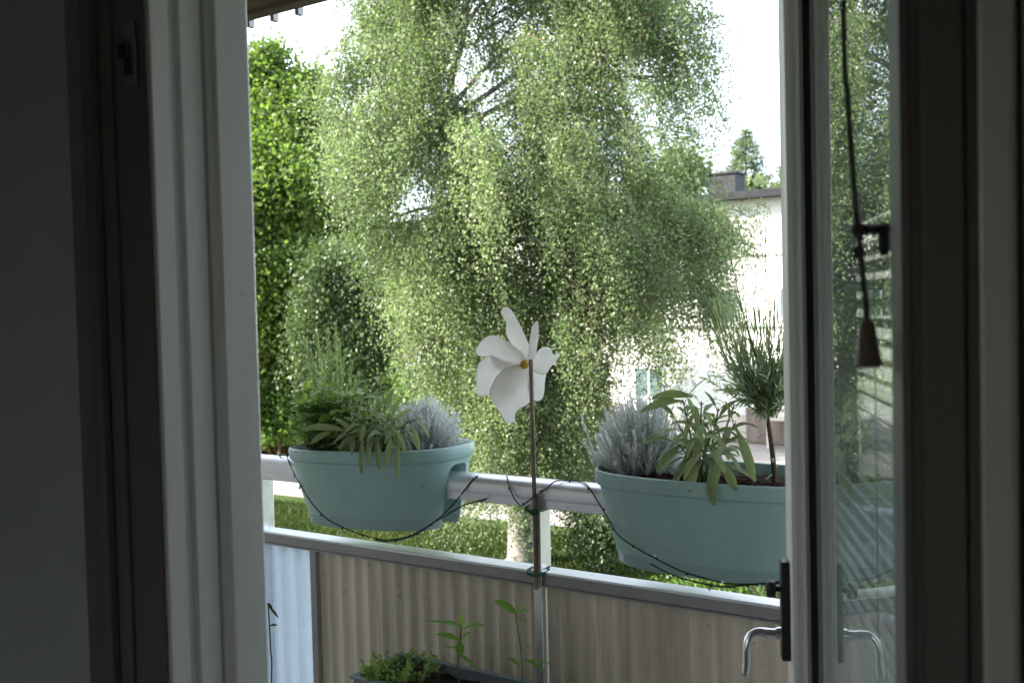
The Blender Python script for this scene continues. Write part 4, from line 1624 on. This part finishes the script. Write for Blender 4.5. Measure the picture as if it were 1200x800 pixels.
# ================================================================== PLANTER WITH SEEDLINGS, LOWER EDGE
wB, wF = 1.735, 1.575
pz = hitw(559, 786, wB).z
pa = hitw(470, 772, wB).dot(U)
pb = hitw(650, 800, wB).dot(U)
box = thing('floor_planter', L((pa + pb) / 2, (wB + wF) / 2, 0), 'blue-grey square-edged planter with green seedlings, in front of the beige panels', 'planter')
m = MB()
for (a0, a1, b0, b1) in ((pa, pb, wF, wF + .006), (pa, pb, wB - .006, wB), (pa, pa + .006, wF + .006, wB - .006), (pb - .006, pb, wF + .006, wB - .006)):
    m.swz(a0, a1, b0, b1, .0, pz - .004)
for (a0, a1, b0, b1) in ((pa - .006, pb + .006, wF - .006, wF + .008), (pa - .006, pb + .006, wB - .008, wB + .006), (pa - .006, pa + .008, wF + .008, wB - .008), (pb - .008, pb + .006, wF + .008, wB - .008)):
    m.swz(a0, a1, b0, b1, pz - .004 + .0005, pz + .004)
m.build('body', M['greyplanter'], box, bevel=.0015)
m = MB()
V, F = [], []
for i in range(25):
    for j in range(13):
        V.append(L(pa + .007 + (pb - pa - .014) * i / 24, wF + .007 + (wB - wF - .014) * j / 12, pz - .02 + random.gauss(0, .003)))
for i in range(24):
    for j in range(12):
        a = i * 13 + j
        F.append((a, a + 13, a + 14, a + 1))
m.add(V, F)
m.build('soil', M['soil'], box)

wS = 1.66
bq = hitw(538, 800, wS)
bq.z = pz - .02
sd1 = thing('basil_seedling', bq, 'broad-leaved green seedling with one upright stem in the grey planter', 'plant', 'seedlings in the grey planter')
ms, ml = MB(), MB()
tp = hitw(541, 733, wS)
ms.tube(smooth_path([bq, bq.lerp(tp, .5) - U * .006, tp], 5), .0016, 6)
OV = lambda t: max(.05, math.sin(math.pi * min(1, t * .92 + .06)) ** .8)
for (x0, y0, x1, y1, wd) in [(541, 735, 544, 718, .017), (541, 735, 521, 729, .012), (543, 737, 568, 738, .015), (538, 750, 512, 745, .014), (538, 752, 540, 768, .020), (538, 752, 552, 742, .013), (536, 765, 560, 790, .008), (540, 735, 500, 731, .006), (538, 760, 520, 762, .012)]:
    a, b = hitw(x0, y0, wS), hitw(x1, y1, wS - random.uniform(.01, .05))
    d = b - a
    ml.leaf(a, d + UPV * d.length * .3, UPV - N * .6, d.length * 1.05, wd, .5, 6, .2, random.uniform(.3, .8), OV)
ms.build('stem', M['stem'], sd1)
ml.build('foliage', M['basil'], sd1)
bq = hitw(612, 800, 1.70)
bq.z = pz - .02
sd2 = thing('mint_seedling', bq, 'thin seedling with pale green leaves leaning against the middle post', 'plant', 'seedlings in the grey planter')
ms, ml = MB(), MB()
tp = hitw(604, 718, 1.72)
ms.tube(smooth_path([bq, bq.lerp(tp, .5) + U * .006, tp], 5), .0013, 6)
for (x0, y0, x1, y1, wd) in [(604, 718, 580, 704, .019), (604, 718, 619, 706, .008), (605, 720, 620, 716, .009), (606, 725, 617, 728, .010), (608, 765, 622, 758, .008), (609, 780, 596, 770, .008), (610, 770, 640, 790, .006), (610, 775, 648, 780, .005)]:
    a, b = hitw(x0, y0, 1.72), hitw(x1, y1, 1.72 - random.uniform(.0, .03))
    d = b - a
    ml.leaf(a, d + UPV * d.length * .25, UPV - N * .6, d.length * 1.05, wd, .5, 6, .2, random.uniform(.4, .9), OV)
ms.build('stem', M['stem'], sd2)
ml.build('foliage', M['basil'], sd2)
bq = L((pa + pa + .14) / 2, wS + .01, pz - .018)
sd3 = thing('cress_clump', bq, 'low tangled green herbs filling the left end of the grey planter', 'plant', 'seedlings in the grey planter')
ms, ml = MB(), MB()
for _ in range(85):
    t = L(random.uniform(pa - .01, pa + .15), random.uniform(wF - .01, wB - .01), pz + random.uniform(-.005, .035))
    b0 = L(min(pa + .14, max(pa + .012, t.dot(U) + random.gauss(0, .02))), min(wB - .015, max(wF + .015, t.dot(N))), pz - .022)
    sprig(ms, ml, [b0, b0.lerp(t, .5) + UPV * .008, t], .0008, 8, .0125, .0062, 1.0, .5, 3, .5, .3, OV, .2)
for (px, py) in ((428, 782), (432, 790), (440, 780)):
    t = hitw(px, py, wF)
    b0 = L(pa + .012, wF + .02, pz - .02)
    sprig(ms, ml, [b0, b0.lerp(t, .5) + UPV * .015, t], .0009, 6, .022, .009, 1.0, .5, 3, .6, .4, OV, .2)
ms.build('stem', M['stem'], sd3)
ml.build('foliage', M['celery'], sd3)

# dry tendril on the left post
bt = L(s_left - .02, RW - .03, .02)
vn = thing('dry_tendril', bt, 'thin dry plant stalk beside the left railing post', 'plant')
ms, ml = MB(), MB()
pth = [bt] + [hitw(a, b, RW - .03) for a, b in ((318, 800), (317, 760), (315, 720), (314, 706))]
ms.tube(smooth_path(pth, 4), .0022, 6)
for (x0, y0, x1, y1) in ((315, 710, 327, 722), (316, 733, 325, 730), (314, 706, 320, 712)):
    a, b = hitw(x0, y0, RW - .03), hitw(x1, y1, RW - .04)
    ml.leaf(a, b - a, UPV - N, (b - a).length, .007, .3, 4, .3, .2, OV)
ms.build('stem', M['twig'], vn)
ml.build('foliage', M['hedge_leaf'], vn)
